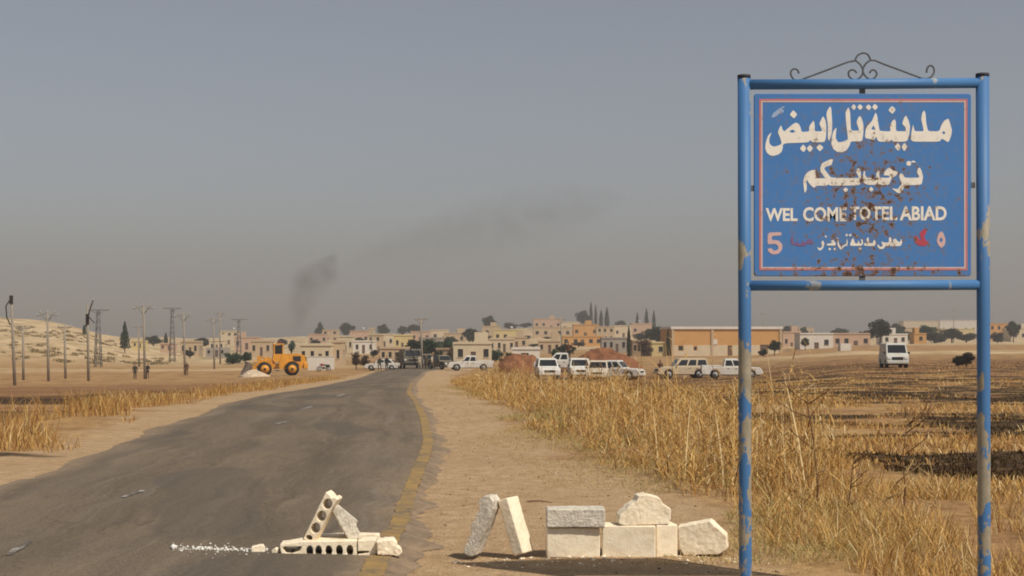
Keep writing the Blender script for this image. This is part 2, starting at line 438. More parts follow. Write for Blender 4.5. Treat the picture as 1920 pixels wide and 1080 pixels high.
M_PANEL = rusty('rusting_blue_panel', (.058, .185, .45))
M_LETTER = rusty('cream_lettering_paint', (.80, .75, .66), .06, -.035)
M_REDLINE = rusty('red_border_paint', (.52, .17, .17), .1)
M_PINKLINE = rusty('pale_border_paint', (.60, .45, .42), .1)
M_REDMARK = rusty('red_mark_paint', (.42, .055, .09), .15)
M_FAINTRED = rusty('faded_red_paint', (.19, .10, .23), .15)
M_PINKNUM = rusty('pink_numeral_paint', (.60, .40, .38), .1, -.05)
M_PALEBLUE = rusty('pale_blue_paint', (.32, .42, .60), .2)

nr, ncx = 620, 460
tt = np.linspace(0, 1, nr)
Yr = np.concatenate([np.linspace(-30, 6, 30)[:-1], np.exp(np.linspace(math.log(6), math.log(2500), nr-29))])
U = np.linspace(-1, 1, ncx); U = np.sign(U)*(np.abs(U)**1.25)*.8
YY, UU = np.meshgrid(Yr, U, indexing='ij'); XX = UU*(YY+40)
ZZ = gz(XX, YY)
PATCH = [(*ground_hit(a, b), c_, d_) for a, b, c_, d_ in ((22, 752, 1.3, 3.2), (70, 744, 1.2, 3.), (112, 748, .9, 1.8), (205, 742, 1.1, 2.2), (285, 735, 1.2, 2.4), (20, 853, .55, .35), (70, 853, .35, .22))]
def burn_mask(X, Y):
    n = .52*fbm(X*.17+.2*fbm(X*.5, Y*.9, 31, 3), Y*(.62-.30*sstep(20, 60, Y)), 41, 4)+.48*fbm(X*.55, Y*1.0, 43, 4)
    dens = sstep(12.5, 16, Y)*(1-.55*sstep(60, 150, Y))*(1-sstep(150, 240, Y))
    right = sstep(3.4, 4.6, X)*sstep(1.5, 3., X-GRASS_R(Y))*dens
    m = sstep(.47, .52, n)*right
    n2 = fbm(X*.20, Y*.16, 47, 4)
    left = sstep(1.6, 3.4, GRASS_L(Y)-X)*sstep(21, 26, Y)*(1-sstep(62, 85, Y))*sstep(.44, .48, n2)
    pt = 0*X
    for (a, b, c_, d_) in PATCH: pt = np.maximum(pt, sstep(1.35, .7, np.sqrt(((X-a)/c_)**2+((Y-b)/d_)**2)+(fbm(X*1.5, Y*1.1, 53, 3)-.45)*1.3) if False else 1-sstep(.7, 1.25, np.sqrt(((X-a)/c_)**2+((Y-b)/d_)**2)+(fbm(X*1.5, Y*1.1, 53, 3)-.45)*1.3))
    return np.maximum(np.maximum(m, left*.97), pt)
def zone(X, Y):
    soil = np.clip((1-sstep(-.3, .9, X-GRASS_R(Y)+(fbm(X*1.3, Y*.8, 12)-.47)*2.2))*(1-sstep(-.2, .8, GRASS_L(Y)-X+(fbm(X*1.3, Y*.6, 15)-.47)*1.6)), 0, 1)*(Y < 240)
    b = burn_mask(X, Y)
    hill = sstep(215, 300, Y)*sstep(-25, -50, X) + sstep(330, 420, Y)
    pale = sstep(20, 60, X)*sstep(205, 222, Y)*(1-sstep(240, 262, Y))*.9       # pale dirt track across the field
    strip = sstep(-15, -25, X)*sstep(195, 206, Y)*(1-sstep(212, 226, Y))*.6
    return soil, b, np.clip(hill+pale+strip, 0, 1)
zs = zone(XX, YY)
me = bpy.data.meshes.new('ground')
idx = np.arange(nr*ncx).reshape(nr, ncx)
q = np.stack([idx[:-1, :-1], idx[:-1, 1:], idx[1:, 1:], idx[1:, :-1]], -1).reshape(-1, 4)
def np_mesh(me, V, Q, cols=None, cname='Col', smooth=True):
    """V (n,3), Q list of (faces array with constant size)"""
    me.vertices.add(len(V)); me.vertices.foreach_set('co', np.asarray(V, np.float32).ravel())
    tot = sum(a.size for a in Q); nf = sum(len(a) for a in Q)
    me.loops.add(tot); me.loops.foreach_set('vertex_index', np.concatenate([a.ravel() for a in Q]).astype(np.int32))
    me.polygons.add(nf)
    st = []; off = 0
    for a in Q:
        st.append(off+np.arange(len(a))*a.shape[1]); off += a.size
    me.polygons.foreach_set('loop_start', np.concatenate(st).astype(np.int32))
    me.polygons.foreach_set('use_smooth', np.full(nf, smooth))
    if cols is not None:
        at = me.color_attributes.new(cname, 'FLOAT_COLOR', 'POINT')
        c4 = np.ones((len(V), 4), np.float32); c4[:, :3] = cols; at.data.foreach_set('color', c4.ravel())
    me.update(calc_edges=True); me.validate()
np_mesh(me, np.stack([XX, YY, ZZ], -1).reshape(-1, 3), [q], np.stack(zs, -1).reshape(-1, 3), 'zone')
rd = np.clip(sstep(2., 6., GRASS_L(YY)-XX)*sstep(28, 42, YY)*(1-sstep(105, 140, YY))+.7*sstep(1.5, 5, XX-GRASS_R(YY))*sstep(70, 95, YY)*(1-sstep(150, 190, YY)), 0, 1)*(.45+.8*fbm(XX*.1, YY*.1, 88, 3))
at = me.attributes.new('redness', 'FLOAT', 'POINT'); at.data.foreach_set('value', np.clip(rd, 0, 1).astype(np.float32).ravel())
tag(link('ground', me, None, M_EARTH), 'dry brown earth with a tan dirt shoulder beside the road', kind='structure')

# ------------------------------------------------------------------ road sheet
yr = np.concatenate([np.linspace(-25, 8, 40), np.exp(np.linspace(math.log(8.2), math.log(235), 900))])
nc = 25
tc = np.linspace(0, 1, nc)
rag = (fbm(yr*1.6, yr*0+3, 61, 4)-.47)*.38+(fbm(yr*7, yr*0+5, 63, 3)-.44)*.16; rag2 = (fbm(yr*.9, yr*0+8, 67, 4)-.47)*.5
xl = ROAD_L(yr)+rag2; xr = ROAD_R(yr)+rag
RX = xl[:, None]+(xr-xl)[:, None]*tc[None]; RY = np.repeat(yr[:, None], nc, 1)
RZ = base_z(RX, RY) + .022 + .05*(1-(2*tc[None]-1)**2) + (fbm(RX*.5, RY*.3, 71, 3)-.44)*.02
RZ[:, 0] -= .05; RZ[:, -1] -= .05
me = bpy.data.meshes.new('road'); i2 = np.arange(RX.size).reshape(RX.shape)
q = np.stack([i2[:-1, :-1], i2[:-1, 1:], i2[1:, 1:], i2[1:, :-1]], -1).reshape(-1, 4)
np_mesh(me, np.stack([RX, RY, RZ], -1).reshape(-1, 3), [q])
uvl = me.uv_layers.new(name='uv'); li = np.empty(len(me.loops), np.int32); me.loops.foreach_get('vertex_index', li)
mid_x = (xl+xr)/2
uvs = np.stack([(RX-mid_x[:, None]), RY], -1).reshape(-1, 2)[li]; uvl.data.foreach_set('uv', uvs.astype(np.float32).ravel())
ed = np.minimum(RX-xl[:, None], xr[:, None]-RX)
dv = (1-sstep(0, .55, ed))*.75
at = me.attributes.new('edge_dust', 'FLOAT', 'POINT'); at.data.foreach_set('value', dv.astype(np.float32).ravel())
tag(link('road', me, None, M_ASPHALT), 'worn grey asphalt road running to the town', kind='structure')
def road_z(x, y):
    t = np.clip((x-ROAD_L(y))/(ROAD_R(y)-ROAD_L(y)), 0, 1)
    return base_z(x, y)+.022+.05*(1-(2*t-1)**2)+(fbm(x*.5, y*.3, 71, 3)-.44)*.02

def ribbon(name, xs, ys, w0, mat, label, seed):
    xs = np.asarray(xs); ys = np.asarray(ys); a = (fbm(ys*5, ys*0, seed, 3)-.44)*.05; b = (fbm(ys*5, ys*0+4, seed+2, 3)-.44)*.05
    L = xs-w0/2+a; Rr = xs+w0/2+b; m5 = np.linspace(0, 1, 4)
    X = L[:, None]+(Rr-L)[:, None]*m5[None]; Y = np.repeat(ys[:, None], 4, 1); Z = road_z(X, Y)+.006
    me = bpy.data.meshes.new(name); i2 = np.arange(X.size).reshape(X.shape)
    q = np.stack([i2[:-1, :-1], i2[:-1, 1:], i2[1:, 1:], i2[1:, :-1]], -1).reshape(-1, 4)
    np_mesh(me, np.stack([X, Y, Z], -1).reshape(-1, 3), [q])
    return tag(link(name, me, None, mat), label, kind='structure')
ys = np.concatenate([np.linspace(-20, 8, 60), np.exp(np.linspace(math.log(8.1), math.log(62), 260))])
ribbon('edge_line', np.minimum(LINE_R(ys), ROAD_R(ys)-.22), ys, .15, M_YELLOW, 'worn yellow edge line along the road', 81)
for n_, (pa, pb, ww) in enumerate([((228, 948), (268, 934), .05), ((517, 804), (545, 796), .10), ((566, 775), (585, 768), .10), ((15, 1062), (56, 1034), .05), ((632, 748), (646, 743), .12)]):
    A = ground_hit(*pa); B = ground_hit(*pb); t = np.linspace(0, 1, 24)
    ribbon('centre_line_dash', A[0]+(B[0]-A[0])*t, A[1]+(B[1]-A[1])*t, ww, M_WHITELINE, 'worn white dash on the asphalt', 85+n_)

# ------------------------------------------------------------------ dry vegetation
def blades(name, X, Y, H, W, lean, cols, label, cat, z0=None, bend=.5, face=None, tipw=.15, dirang=None, mat=None):
    n = len(X); g = np.random.default_rng(len(X)+int(H.sum()*10))
    Z = gz(X, Y)-.01 if z0 is None else z0
    fa = g.uniform(-1.2, 1.2, n) if face is None else face
    wx = np.cos(fa)*W/2; wy = np.sin(fa)*W/2
    da = g.uniform(0, 2*np.pi, n) if dirang is None else dirang
    lx = np.cos(da)*lean*H; ly = np.sin(da)*lean*H
    V = np.empty((n, 7, 3)); fr = [0, .42, .78, 1.]; wf = [1., .85, .6, tipw]
    for i in range(4):
        t = fr[i]; k_ = t*(1-bend)+bend*t*t
        cx = X+lx*k_; cy = Y+ly*k_; cz = Z+H*t*np.sqrt(np.maximum(.05, 1-(lean*k_)**2*.6))
        if i < 3:
            V[:, 2*i, 0] = cx-wx*wf[i]; V[:, 2*i, 1] = cy-wy*wf[i]; V[:, 2*i, 2] = cz
            V[:, 2*i+1, 0] = cx+wx*wf[i]; V[:, 2*i+1, 1] = cy+wy*wf[i]; V[:, 2*i+1, 2] = cz
        else:
            V[:, 6, 0] = cx; V[:, 6, 1] = cy; V[:, 6, 2] = cz
    b = (np.arange(n)*7)[:, None]
    Q4 = np.concatenate([b+np.array([[0, 1, 3, 2]]), b+np.array([[2, 3, 5, 4]])]); Q3 = b+np.array([[4, 5, 6]])
    C = np.repeat(cols[:, None, :], 7, 1)
    me = bpy.data.meshes.new(name); np_mesh(me, V.reshape(-1, 3), [Q4, Q3], C.reshape(-1, 3), smooth=False)
    o = link(name, me, None, mat or M_STRAW); tag(o, label, cat, kind='stuff'); return o
def palette(n, cs, ws, g, jit=.18):
    cs = np.array(cs); k_ = g.choice(len(cs), n, p=np.array(ws)/sum(ws)); return np.clip(cs[k_]*g.uniform(1-jit, 1+jit, (n, 1)), 0, 1)
STRAW = [(.64, .42, .155), (.54, .325, .11), (.40, .21, .07), (.76, .60, .33), (.24, .12, .045), (.42, .33, .13)]
G = np.random.default_rng(11)
def sample_band(n, d0, d1, off0, off1, edge_fn, side, power=1.0):
    """points along the verge, denser near"""
    u = G.random(n); d = (d0**(1-power)+u*(d1**(1-power)-d0**(1-power)))**(1/(1-power)) if power != 1 else d0*(d1/d0)**u
    o = off0+(off1-off0)*G.random(n)
    return edge_fn(d)+side*o, d
def infield(X, Y): return (np.abs(X) < .40*Y+1.5)
# tall stalks right of the shoulder
X, Y = sample_band(9500, 11.2, 80, .25, 6.8, GRASS_R, 1, .75)
o_ = X-GRASS_R(Y)
LIM = lambda X, Y: X < 3.75+.045*np.maximum(Y-17, 0)+(fbm(X*.9, Y*.5, 93, 3)-.45)*2.0
keep = infield(X, Y) & LIM(X, Y) & (fbm(X*.8, Y*.5, 91, 3) > .36+.17*sstep(3.2, 6.5, o_)+.25*(Y < 13.5)*(X > 1.5)) & ~((Y < 14) & (X > 4.4))
X = X[keep]; Y = Y[keep]; o_ = o_[keep]; n = len(X)
H = G.uniform(.34, 1.08, n)*(.22+.78*sstep(.1, 1.9, o_))*(1.-.66*sstep(1.7, 3.4, o_))*(.45+1.0*vnoise(X*.7, Y*.35, 95))
hs_ = (G.random(n) < .11)&(o_ < 3.6)&(o_ > .5); H = np.where(hs_, np.maximum(H*1.3, G.uniform(.55, .95, n)*(Y < 45)), H)
Wd = G.uniform(.004, .010, n)*(1+.012*Y)*np.where(hs_, 1.7, 1.)
blades('tall_dry_stalks', X, Y, H, Wd, np.where(G.random(n) < .22, G.uniform(.4, 1.2, n), G.uniform(0, .26, n)), np.where(hs_[:, None], palette(n, STRAW, [3, .5, .2, 4, .3, 0], G), palette(n, STRAW, [4, 4, 2.6, 1.4, 1.4, .2], G)), 'tall straw coloured weed stalks beside the dirt shoulder', 'stalks', bend=.35, tipw=.35)
# leaves hanging off the stalks
k_ = G.integers(0, n, 34000); hh = G.uniform(.15, .95, 34000)
XL, YL = X[k_]+G.normal(0, .012, 34000), Y[k_]+G.normal(0, .02, 34000); ZL = gz(XL, YL)+H[k_]*hh
L_ = G.uniform(.08, .30, 34000)
blades('dry_stalk_leaves', XL, YL, L_*G.uniform(-.55, .95, 34000), G.uniform(.006, .014, 34000)*(1+.010*YL), G.uniform(.5, 1.5, 34000), palette(34000, STRAW, [4, 5, 3, 1.6, 1.5, .2], G), 'withered leaves on the dry weed stalks', 'leaves', z0=ZL, bend=.6)
# thick undergrowth
X, Y = sample_band(80000, 10.6, 95, -.25, 8.5, GRASS_R, 1, .9)
o_ = X-GRASS_R(Y); keep = infield(X, Y) & LIM(X, Y) & (fbm(X*.9, Y*.6, 97, 3) > .39+.24*(1-sstep(-.2, .9, o_))+.10*sstep(5.5, 8, o_))
X = X[keep]; Y = Y[keep]; o_ = o_[keep]; n = len(X)
H = G.uniform(.08, .42, n)*(.30+.70*sstep(.1, 1.7, o_))*(.5+.9*vnoise(X*.9, Y*.5, 137))*(1-.45*sstep(4, 7.5, o_))
cl = palette(n, STRAW, [3.2, 4.5, 3.4, .9, 1.8, .5], G); gr = (fbm(X*.6, Y*.4, 99, 3) > .55)&(o_ < 1.6)
cl = np.where(gr[:, None], cl*np.array([.75, 1.0, 1.1]), cl)
blades('dry_grass', X, Y, H, G.uniform(.004, .009, n)*(1+.014*Y), G.uniform(.15, .95, n), cl, 'tangled dry grass at the foot of the stalks', 'grass')
# short fringe creeping onto the dirt
X, Y = sample_band(52000, 9.5, 60, -1.1, 1.5, GRASS_R, 1, .9); o_ = X-GRASS_R(Y); keep = infield(X, Y) & (fbm(X*1.0, Y*.55, 141, 3) > .50-.10*sstep(-.8, .6, o_)); X = X[keep]; Y = Y[keep]; o_ = o_[keep]; n = len(X)
blades('grass_fringe', X, Y, G.uniform(.015, .13, n)*(.35+.9*sstep(-.6, 1., o_)), G.uniform(.003, .006, n)*(1+.012*Y), G.uniform(.4, 1.6, n), palette(n, [(.48, .36, .14), (.38, .27, .09), (.55, .43, .20), (.30, .20, .08), (.34, .31, .12)], [3, 3, 2, 2, 2], G), 'short pale grass creeping onto the dirt shoulder', 'grass')
# bottom-right yellow grass, nearer than the field
n0 = 60000; Y = 8.6*(19/8.6)**G.random(n0); X = G.uniform(1.9, 9.5, n0)
o_ = X-(GRASS_R(Y)+np.where(Y < 10.5, .9-.35*(Y-8.6), .2)); keep = infield(X, Y) & (o_ > 0) & ((Y < 13.6) | LIM(X, Y)) & (fbm(X*1.1, Y*.9, 103, 3) > .36)
X = X[keep]; Y = Y[keep]; n = len(X)
H = G.uniform(.06, .30, n)*(.5+.8*vnoise(X*.8, Y*.6, 105))*(1-.55*sstep(3.6, 4.6, X))
blades('yellow_grass', X, Y, H, G.uniform(.003, .007, n)*(1+.015*Y), G.uniform(.2, 1.0, n), palette(n, STRAW, [5, 4, 2, 1.8, .9, 1.0], G), 'low yellow grass between and behind the sign posts', 'grass')
# fallen litter on the verge edge
X, Y = sample_band(9000, 8.8, 40, -.9, .8, GRASS_R, 1, .9); keep = fbm(X*1.2, Y*.8, 107, 3) > .47; X = X[keep]; Y = Y[keep]; n = len(X)
blades('straw_litter', X, Y, G.uniform(.01, .05, n), G.uniform(.003, .006, n)*(1+.012*Y), G.uniform(2., 6., n), palette(n, STRAW, [4, 3, 3, 1.5, 1.5, 0], G), 'broken straw lying on the dirt along the verge', 'straw', bend=.2)
# field stubble
n0 = 90000; Y = 12.5*(150/12.5)**(G.random(n0)**.9); X = G.uniform(-.02, .42, n0)*Y+G.uniform(0, 1.5, n0)
o_ = X-GRASS_R(Y); b = burn_mask(X, Y); keep = (o_ > 2.) & (X > 3.4) & infield(X, Y) & (fbm(X*.35, Y*.35, 109, 3) > .40-.1*b)
X = X[keep]; Y = Y[keep]; b = b[keep]; n = len(X)
H = G.uniform(.03, .15, n)*(1-.5*b); cl = palette(n, STRAW, [3.5, 5, 4, 1., 1.5, .3], G); cl = np.where((b > .4)[:, None], cl*.10+np.array([.006, .004, .003]), cl)
blades('field_stubble', X, Y, H, G.uniform(.006, .014, n)*(1+.022*Y), G.uniform(.2, 1., n), cl, 'short stubble of the half burnt field', 'stubble')
# left verge
X, Y = sample_band(60000, 16, 120, -.15, 7.5, GRASS_L, -1, .9); o_ = GRASS_L(Y)-X; b = burn_mask(X, Y)
keep = (X > -.40*Y-2) & ((Y < 27) | (o_ < 1.6+.8*vnoise(Y*.3, Y*0, 7))) & ((b < .5) | (G.random(len(X)) < .25)) & (fbm(X*.7, Y*.4, 113, 3) > .36+.22*(1-sstep(0, .7, o_))+.16*sstep(3., 6., o_))
X = X[keep]; Y = Y[keep]; o_ = o_[keep]; b = b[keep]; n = len(X)
H = G.uniform(.10, .52, n)*(.40+.60*sstep(0, 1.2, o_))*(1-.55*sstep(2.5, 5., o_))*(.55+.9*vnoise(X*.5, Y*.3, 131)); cl = palette(n, STRAW, [2.4, 4.5, 5, .5, 2.6, .6], G); cl = np.where((b > .5)[:, None]&(o_ > 2.2)[:, None], cl*.12, cl)
blades('roadside_grass', X, Y, H, G.uniform(.006, .012, n)*(1+.012*Y), G.uniform(.1, .8, n), cl, 'dry brown grass along the far side of the road', 'grass')

# pebbles on the shoulder
n0 = 3000; X, Y = sample_band(n0, 8.6, 45, -2.6, .3, GRASS_R, 1, .6); keep = (X > ROAD_R(Y)+.05); X = X[keep]; Y = Y[keep]
oc = np.array([(1, 0, 0), (-1, 0, 0), (0, 1, 0), (0, -1, 0), (0, 0, 1), (0, 0, -1)], float); of = np.array([(0, 2, 4), (2, 1, 4), (1, 3, 4), (3, 0, 4), (2, 0, 5), (1, 2, 5), (3, 1, 5), (0, 3, 5)])
n = len(X); sz = .003+.010*G.random(n)**4+.0001*Y; V = oc[None]*G.uniform(.6, 1.2, (n, 6, 1))*sz[:, None, None]*np.array([1.2, 1.2, .8]); V[:, :, 0] += X[:, None]; V[:, :, 1] += Y[:, None]; V[:, :, 2] += (gz(X, Y)+sz*.3)[:, None]
me = bpy.data.meshes.new('pebbles'); np_mesh(me, V.reshape(-1, 3), [((np.arange(n)*6)[:, None, None]+of[None]).reshape(-1, 3)], np.repeat(palette(n, [(.48, .33, .21), (.30, .19, .11), (.62, .5, .38), (.17, .11, .07)], [4, 3, 1, 1.5], G)[:, None], 6, 1).reshape(-1, 3))
k = N('pebble'); a = k.n('ShaderNodeAttribute', attribute_name='Col'); k.l(a.outputs['Color'], k.b.inputs[0]); M_PEB = k.m
tag(link('pebbles', me, None, M_PEB), 'small stones scattered on the dirt shoulder', kind='stuff')

# scrub dotted over the bare hill
g = np.random.default_rng(23); nb = 300; cy = g.uniform(250, 430, nb); cx_ = PX(g.uniform(-60, 330, nb), cy); kp = fbm(cx_*.03, cy*.03, 51, 3) > .42; cx_ = cx_[kp]; cy = cy[kp]; nb = len(cx_)
k_ = np.repeat(np.arange(nb), 40); sz = g.uniform(.25, 1.0, nb)[k_]; X = cx_[k_]+g.normal(0, .55, nb*40)*sz; Y = cy[k_]+g.normal(0, .55, nb*40)*sz
blades('hill_scrub', X, Y, g.uniform(.15, .75, nb*40)*sz, g.uniform(.10, .28, nb*40), g.uniform(.1, .9, nb*40), palette(nb*40, [(.22, .17, .085), (.30, .22, .11), (.36, .26, .13)], [2, 2, 1], g), 'low scrub dotted over the bare hill', 'scrub')
# dead branching weeds that stand out of the grass
M_TWIG = mat_simple('dead_twig', (.16, .085, .04), .3, 20)
M_TWIGP = mat_simple('pale_dead_stem', (.46, .31, .13), .2, 20)
def weed(px, py, h, lean, mat, label, seed, branches=6, r0=.008, low=.25):
    x, y = ground_hit(px, py); g = random.Random(seed); root = empty('dead_weed', (x, y, gz1(x, y)-.03)); m = MB()
    pts = [Vector((lean*h*t*t+g.uniform(-.015, .015), g.uniform(-.02, .02), h*t)) for t in (0, .2, .4, .6, .8, 1)]
    m.tube(pts, [r0*(1-.13*i) for i in range(6)], 5); m.build('stem', mat, root)
    for i in range(branches):
        t = g.uniform(low, .95); b = Vector((lean*h*t*t, 0, h*t)); s = g.choice((-1, 1)); l = g.uniform(.12, .36)*h; up = g.uniform(.2, 1.)
        p2 = [b, b+Vector((s*l*.5, g.uniform(-.1, .1), l*.5*up)), b+Vector((s*l, g.uniform(-.2, .2), l*up*1.3))]
        mm = MB(); mm.tube(p2, [r0*.6, r0*.45, r0*.25], 4)
        mm.tube([p2[1], p2[1]+Vector((s*l*.2, .05, l*.45))], [r0*.4, r0*.2], 4); mm.build('branch', mat, root)
    tag(root, label, 'weed', 'dead weeds standing in the grass'); return root
weed(1533, 965, 1.05, -.10, M_TWIG, 'tallest bare brown weed stalk in the middle of the grass between the sign posts', 1, 5, .010)
weed(1590, 985, .55, .1, M_TWIG, 'bare forked twig reaching up in the grass left of the sign middle', 2, 8)
weed(1695, 1010, .95, .02, M_TWIG, 'dark bare weed stalk in the grass nearer the right sign post', 3, 5)
weed(1505, 1000, .75, .08, M_TWIGP, 'pale dry weed stalk close by the left sign post', 4, 6)
weed(1760, 1015, .6, -.15, M_TWIGP, 'pale leaning weed with side shoots before the right sign post', 5, 7)
weed(1640, 1030, .5, .35, M_TWIGP, 'low pale weed sprawling sideways at the front of the grass', 6, 9, .007, .1)
weed(1155, 880, 1.0, .03, M_TWIGP, 'pale upright stalk at the edge of the dirt shoulder', 7, 4)
weed(1325, 930, .95, .05, M_TWIGP, 'pale stalk in the grass just left of the left sign post', 8, 6)
# loose stick lying on the shoulder
x, y = ground_hit(1010, 942); m = MB(); m.tube([(-.11, 0, .012), (0, .02, .016), (.07, -.01, .012), (.13, -.05, .008)], [.006, .006, .005, .003], 5)
st = m.build('stick', M_TWIG); st.location = (x, y, gz1(x, y)); tag(st, 'thin dark stick lying on the dirt behind the leaning block', 'stick')
# ------------------------------------------------------------------ the town sign
SG = empty('town_sign', (PX(1618, DS), DS, 0)); OX = PX(1618, DS)
tag(SG, 'blue rusting town sign on two chipped posts with Arabic and English lettering', 'sign')
def S(px, py): return (PX(px, DS)-OX, PZ(py, DS))          # photo pixel -> sign plane, relative to its foot
M_DARKCAP = mat_simple('dark_post_end', (.035, .035, .04), .2, 10, .7)
M_IRON = mat_simple('weathered_iron', (.10, .105, .11), .25, 25, .65, .3)
pr = .0375
for (xt, yt, xb, yb) in ((1395, 141, 1397.5, 1080), (1842, 138, 1845.5, 1080)):
    (x1, z1), (x0, _) = S(xt, yt), S(xb, 1080)
    zb = -.35
    m = MB(); m.tube([(x0+(x0-x1)*.08, 0, zb), (x0, 0, .2), ((x0+x1)/2, 0, (z1+.2)/2), (x1, 0, z1-.02)], pr, 24)
    po = m.build('post', M_POST, SG)
    m = MB(); m.tube([(x1, 0, z1-.0195), (x1, 0, z1)], pr*1.03, 24); m.build('post_cap', M_DARKCAP, po)
for (ya, yb) in ((158.5, 155.5), (535.5, 534)):
    (xa, za), (xb, zb) = S(1404, ya), S(1834, yb)
    m = MB(); m.tube([(xa, 0, za), (0, 0, (za+zb)/2-.002), (xb, 0, zb)], .030, 20); m.build('rail', M_RAIL, SG)
def rounded(x0, y0, x1, y1, r, n=5):
    o = []
    for cx, cy, a0 in ((x1-r, y1-r, 0), (x0+r, y1-r, 90), (x0+r, y0+r, 180), (x1-r, y0+r, 270)):
        for i in range(n+1):
            a = R(a0+90*i/n); o.append((cx+r*math.cos(a), cy+r*math.sin(a)))
    return o
def flat(name, loops_px, y, t, mat, parent=SG, rnd=0., label=None, bev=0.):
    """a flat painted shape on the sign plane; y = offset towards the camera, t = thickness"""
    lp = [[S(*p) for p in l] for l in loops_px]
    me = curve_mesh(name, lp, t/2, bev)
    me.materials.clear(); me.materials.append(mat)
    me.transform(Matrix.Rotation(R(90), 4, 'X')); me.transform(Matrix.Translation((0, -y, 0)))
    o = link(name, me, parent)
    if label: o['label'] = label
    return o
def quadpx(x0, y0, x1, y1): return [(x0, y0), (x1, y0), (x1, y1), (x0, y1)]
(ax, az), (bx, bz) = S(1414.5, 517), S(1819, 177)
me = curve_mesh('panel', [rounded(ax, az, bx, bz, .012)], .006, .003)
me.materials.clear(); me.materials.append(M_PANEL); me.transform(Matrix.Rotation(R(90), 4, 'X')); link('panel', me, SG)
YF = .012      # front of the panel (0.009) plus a little
ring = lambda x0, y0, x1, y1, w_: [quadpx(x0, y0, x1, y1), quadpx(x0+w_, y0+w_, x1-w_, y1-w_)]
flat('border_line', ring(1423, 186, 1813, 507, 3.2), .0097, .001, M_REDLINE, label='red border line round the panel')
flat('border_line', ring(1426.4, 189.4, 1809.6, 503.6, 2.8), .0097, .001, M_PINKLINE, label='pale border line inside the red one')
for (px, py, w_, h_) in ((1617, 173, .034, .045), (1617, 521, .034, .04), (1411.5, 353, .03, .034), (1823.5, 347, .03, .034)):
    x, z = S(px, py); m = MB(); m.box((x, .004, z), (w_, .012, h_), 0, None, .003); m.build('bracket', M_IRON, SG)
# scroll ironwork on the top rail
def scroll(pts_px, name='scroll', r=.0055):
    P_ = [Vector((S(*p)[0], 0, S(*p)[1])) for p in pts_px]
    out = []
    for i in range(len(P_)-1):                      # Catmull-Rom through the traced points
        p0 = P_[max(i-1, 0)]; p1 = P_[i]; p2 = P_[i+1]; p3 = P_[min(i+2, len(P_)-1)]
        for t in (0, .25, .5, .75):
            out.append(.5*((2*p1)+(p2-p0)*t+(2*p0-5*p1+4*p2-p3)*t*t+(3*p1-p0-3*p2+p3)*t**3))
    out.append(P_[-1]); m = MB(); m.tube(out, r, 8); return m.build(name, M_IRON, SG)
def a_(x, y): return (1400+x/7.7125, 80+y/7.7125)
def b_(x, y): return (1570+x/9.6, 80+y/9.6)
scroll([a_(755, 445), a_(735, 395), a_(690, 378), a_(650, 400), a_(638, 450), a_(665, 510), a_(705, 542), a_(760, 545), a_(880, 500), a_(1150, 400), a_(1450, 285), a_(1560, 262), b_(325, 300), b_(370, 225), b_(465, 185), b_(550, 215), b_(605, 310), b_(680, 322), b_(850, 390), b_(1200, 520), b_(1500, 632), b_(1600, 648), b_(1700, 605), b_(1745, 510), b_(1715, 425), b_(1660, 415), b_(1620, 460), b_(1605, 540)])
scroll([b_(350, 545), b_(310, 500), b_(250, 490), b_(205, 530), b_(210, 600), b_(270, 655), b_(340, 665), b_(410, 625), b_(455, 560), b_(455, 470), b_(410, 390), b_(325, 315)])
scroll([b_(580, 545), b_(615, 497), b_(670, 495), b_(710, 550), b_(690, 610), b_(620, 658), b_(550, 640), b_(490, 580), b_(460, 500), b_(490, 410), b_(550, 345), b_(605, 312)])

# --- lettering, traced on the sign plane
def T(ox, oy, s): return lambda pts: [(ox+x/s, oy+y/s) for x, y in pts]
def smooth(poly, it=1):
    for _ in range(it):                              # Chaikin corner cutting, lightly
        o = []
        for i in range(len(poly)):
            a = poly[i]; b = poly[(i+1) % len(poly)]
            o += [(a[0]*.86+b[0]*.14, a[1]*.86+b[1]*.14), (a[0]*.14+b[0]*.86, a[1]*.14+b[1]*.86)]
        poly = o
    return poly
def disc(x, y, r, n=10): return [(x+r*math.cos(2*math.pi*i/n), y+r*math.sin(2*math.pi*i/n)) for i in range(n)]
A, B_, C, D, E, Fg, Gg, Hh = T(1425, 190, 9.821), T(1545, 180, 9), T(1645, 180, 9), T(1495, 290, 13.5), T(1605, 290, 13.5), T(1425, 375, 9.6), T(1605, 375, 9.6), T(1520, 425, 9.6)
def word(name, f, polys, mat=M_LETTER, label=None, sm=2):
    loops = [smooth(f(p), sm) for p in polys]; return flat(name, loops, .0098, .001, mat, SG, label=label)
word('lettering', A, [[(205,570),(140,640),(100,760),(90,870),(120,950),(180,1000),(250,1008),(330,985),(390,935),(412,870),(415,800),(470,775),(880,762),(920,715),(960,757),(1180,757),(1205,680),(1215,540),(1210,400),(1190,340),(1155,275),(1120,340),(1085,420),(1115,480),(1140,555),(1000,560),(1000,450),(985,355),(930,420),(900,470),(900,560),(760,570),(745,500),(715,430),(660,395),(590,430),(500,510),(440,560),(410,530),(395,470),(375,450),(340,520),(325,580),(360,660),(385,740),(390,790),(330,820),(260,840),(200,820),(165,770),(165,690),(190,620)],
  [(525,562),(590,520),(650,562),(590,588)], [(605,165),(680,245),(620,325),(540,250)], [(790,795),(848,870),(795,945),(725,875)], [(910,800),(970,870),(910,945),(852,875)], [(1090,790),(1165,855),(1095,930),(1025,855)],
  [(1280,95),(1305,130),(1322,400),(1315,600),(1265,740),(1240,690),(1245,450),(1215,260),(1225,190)]], label='cream Arabic word at the end of the top line')
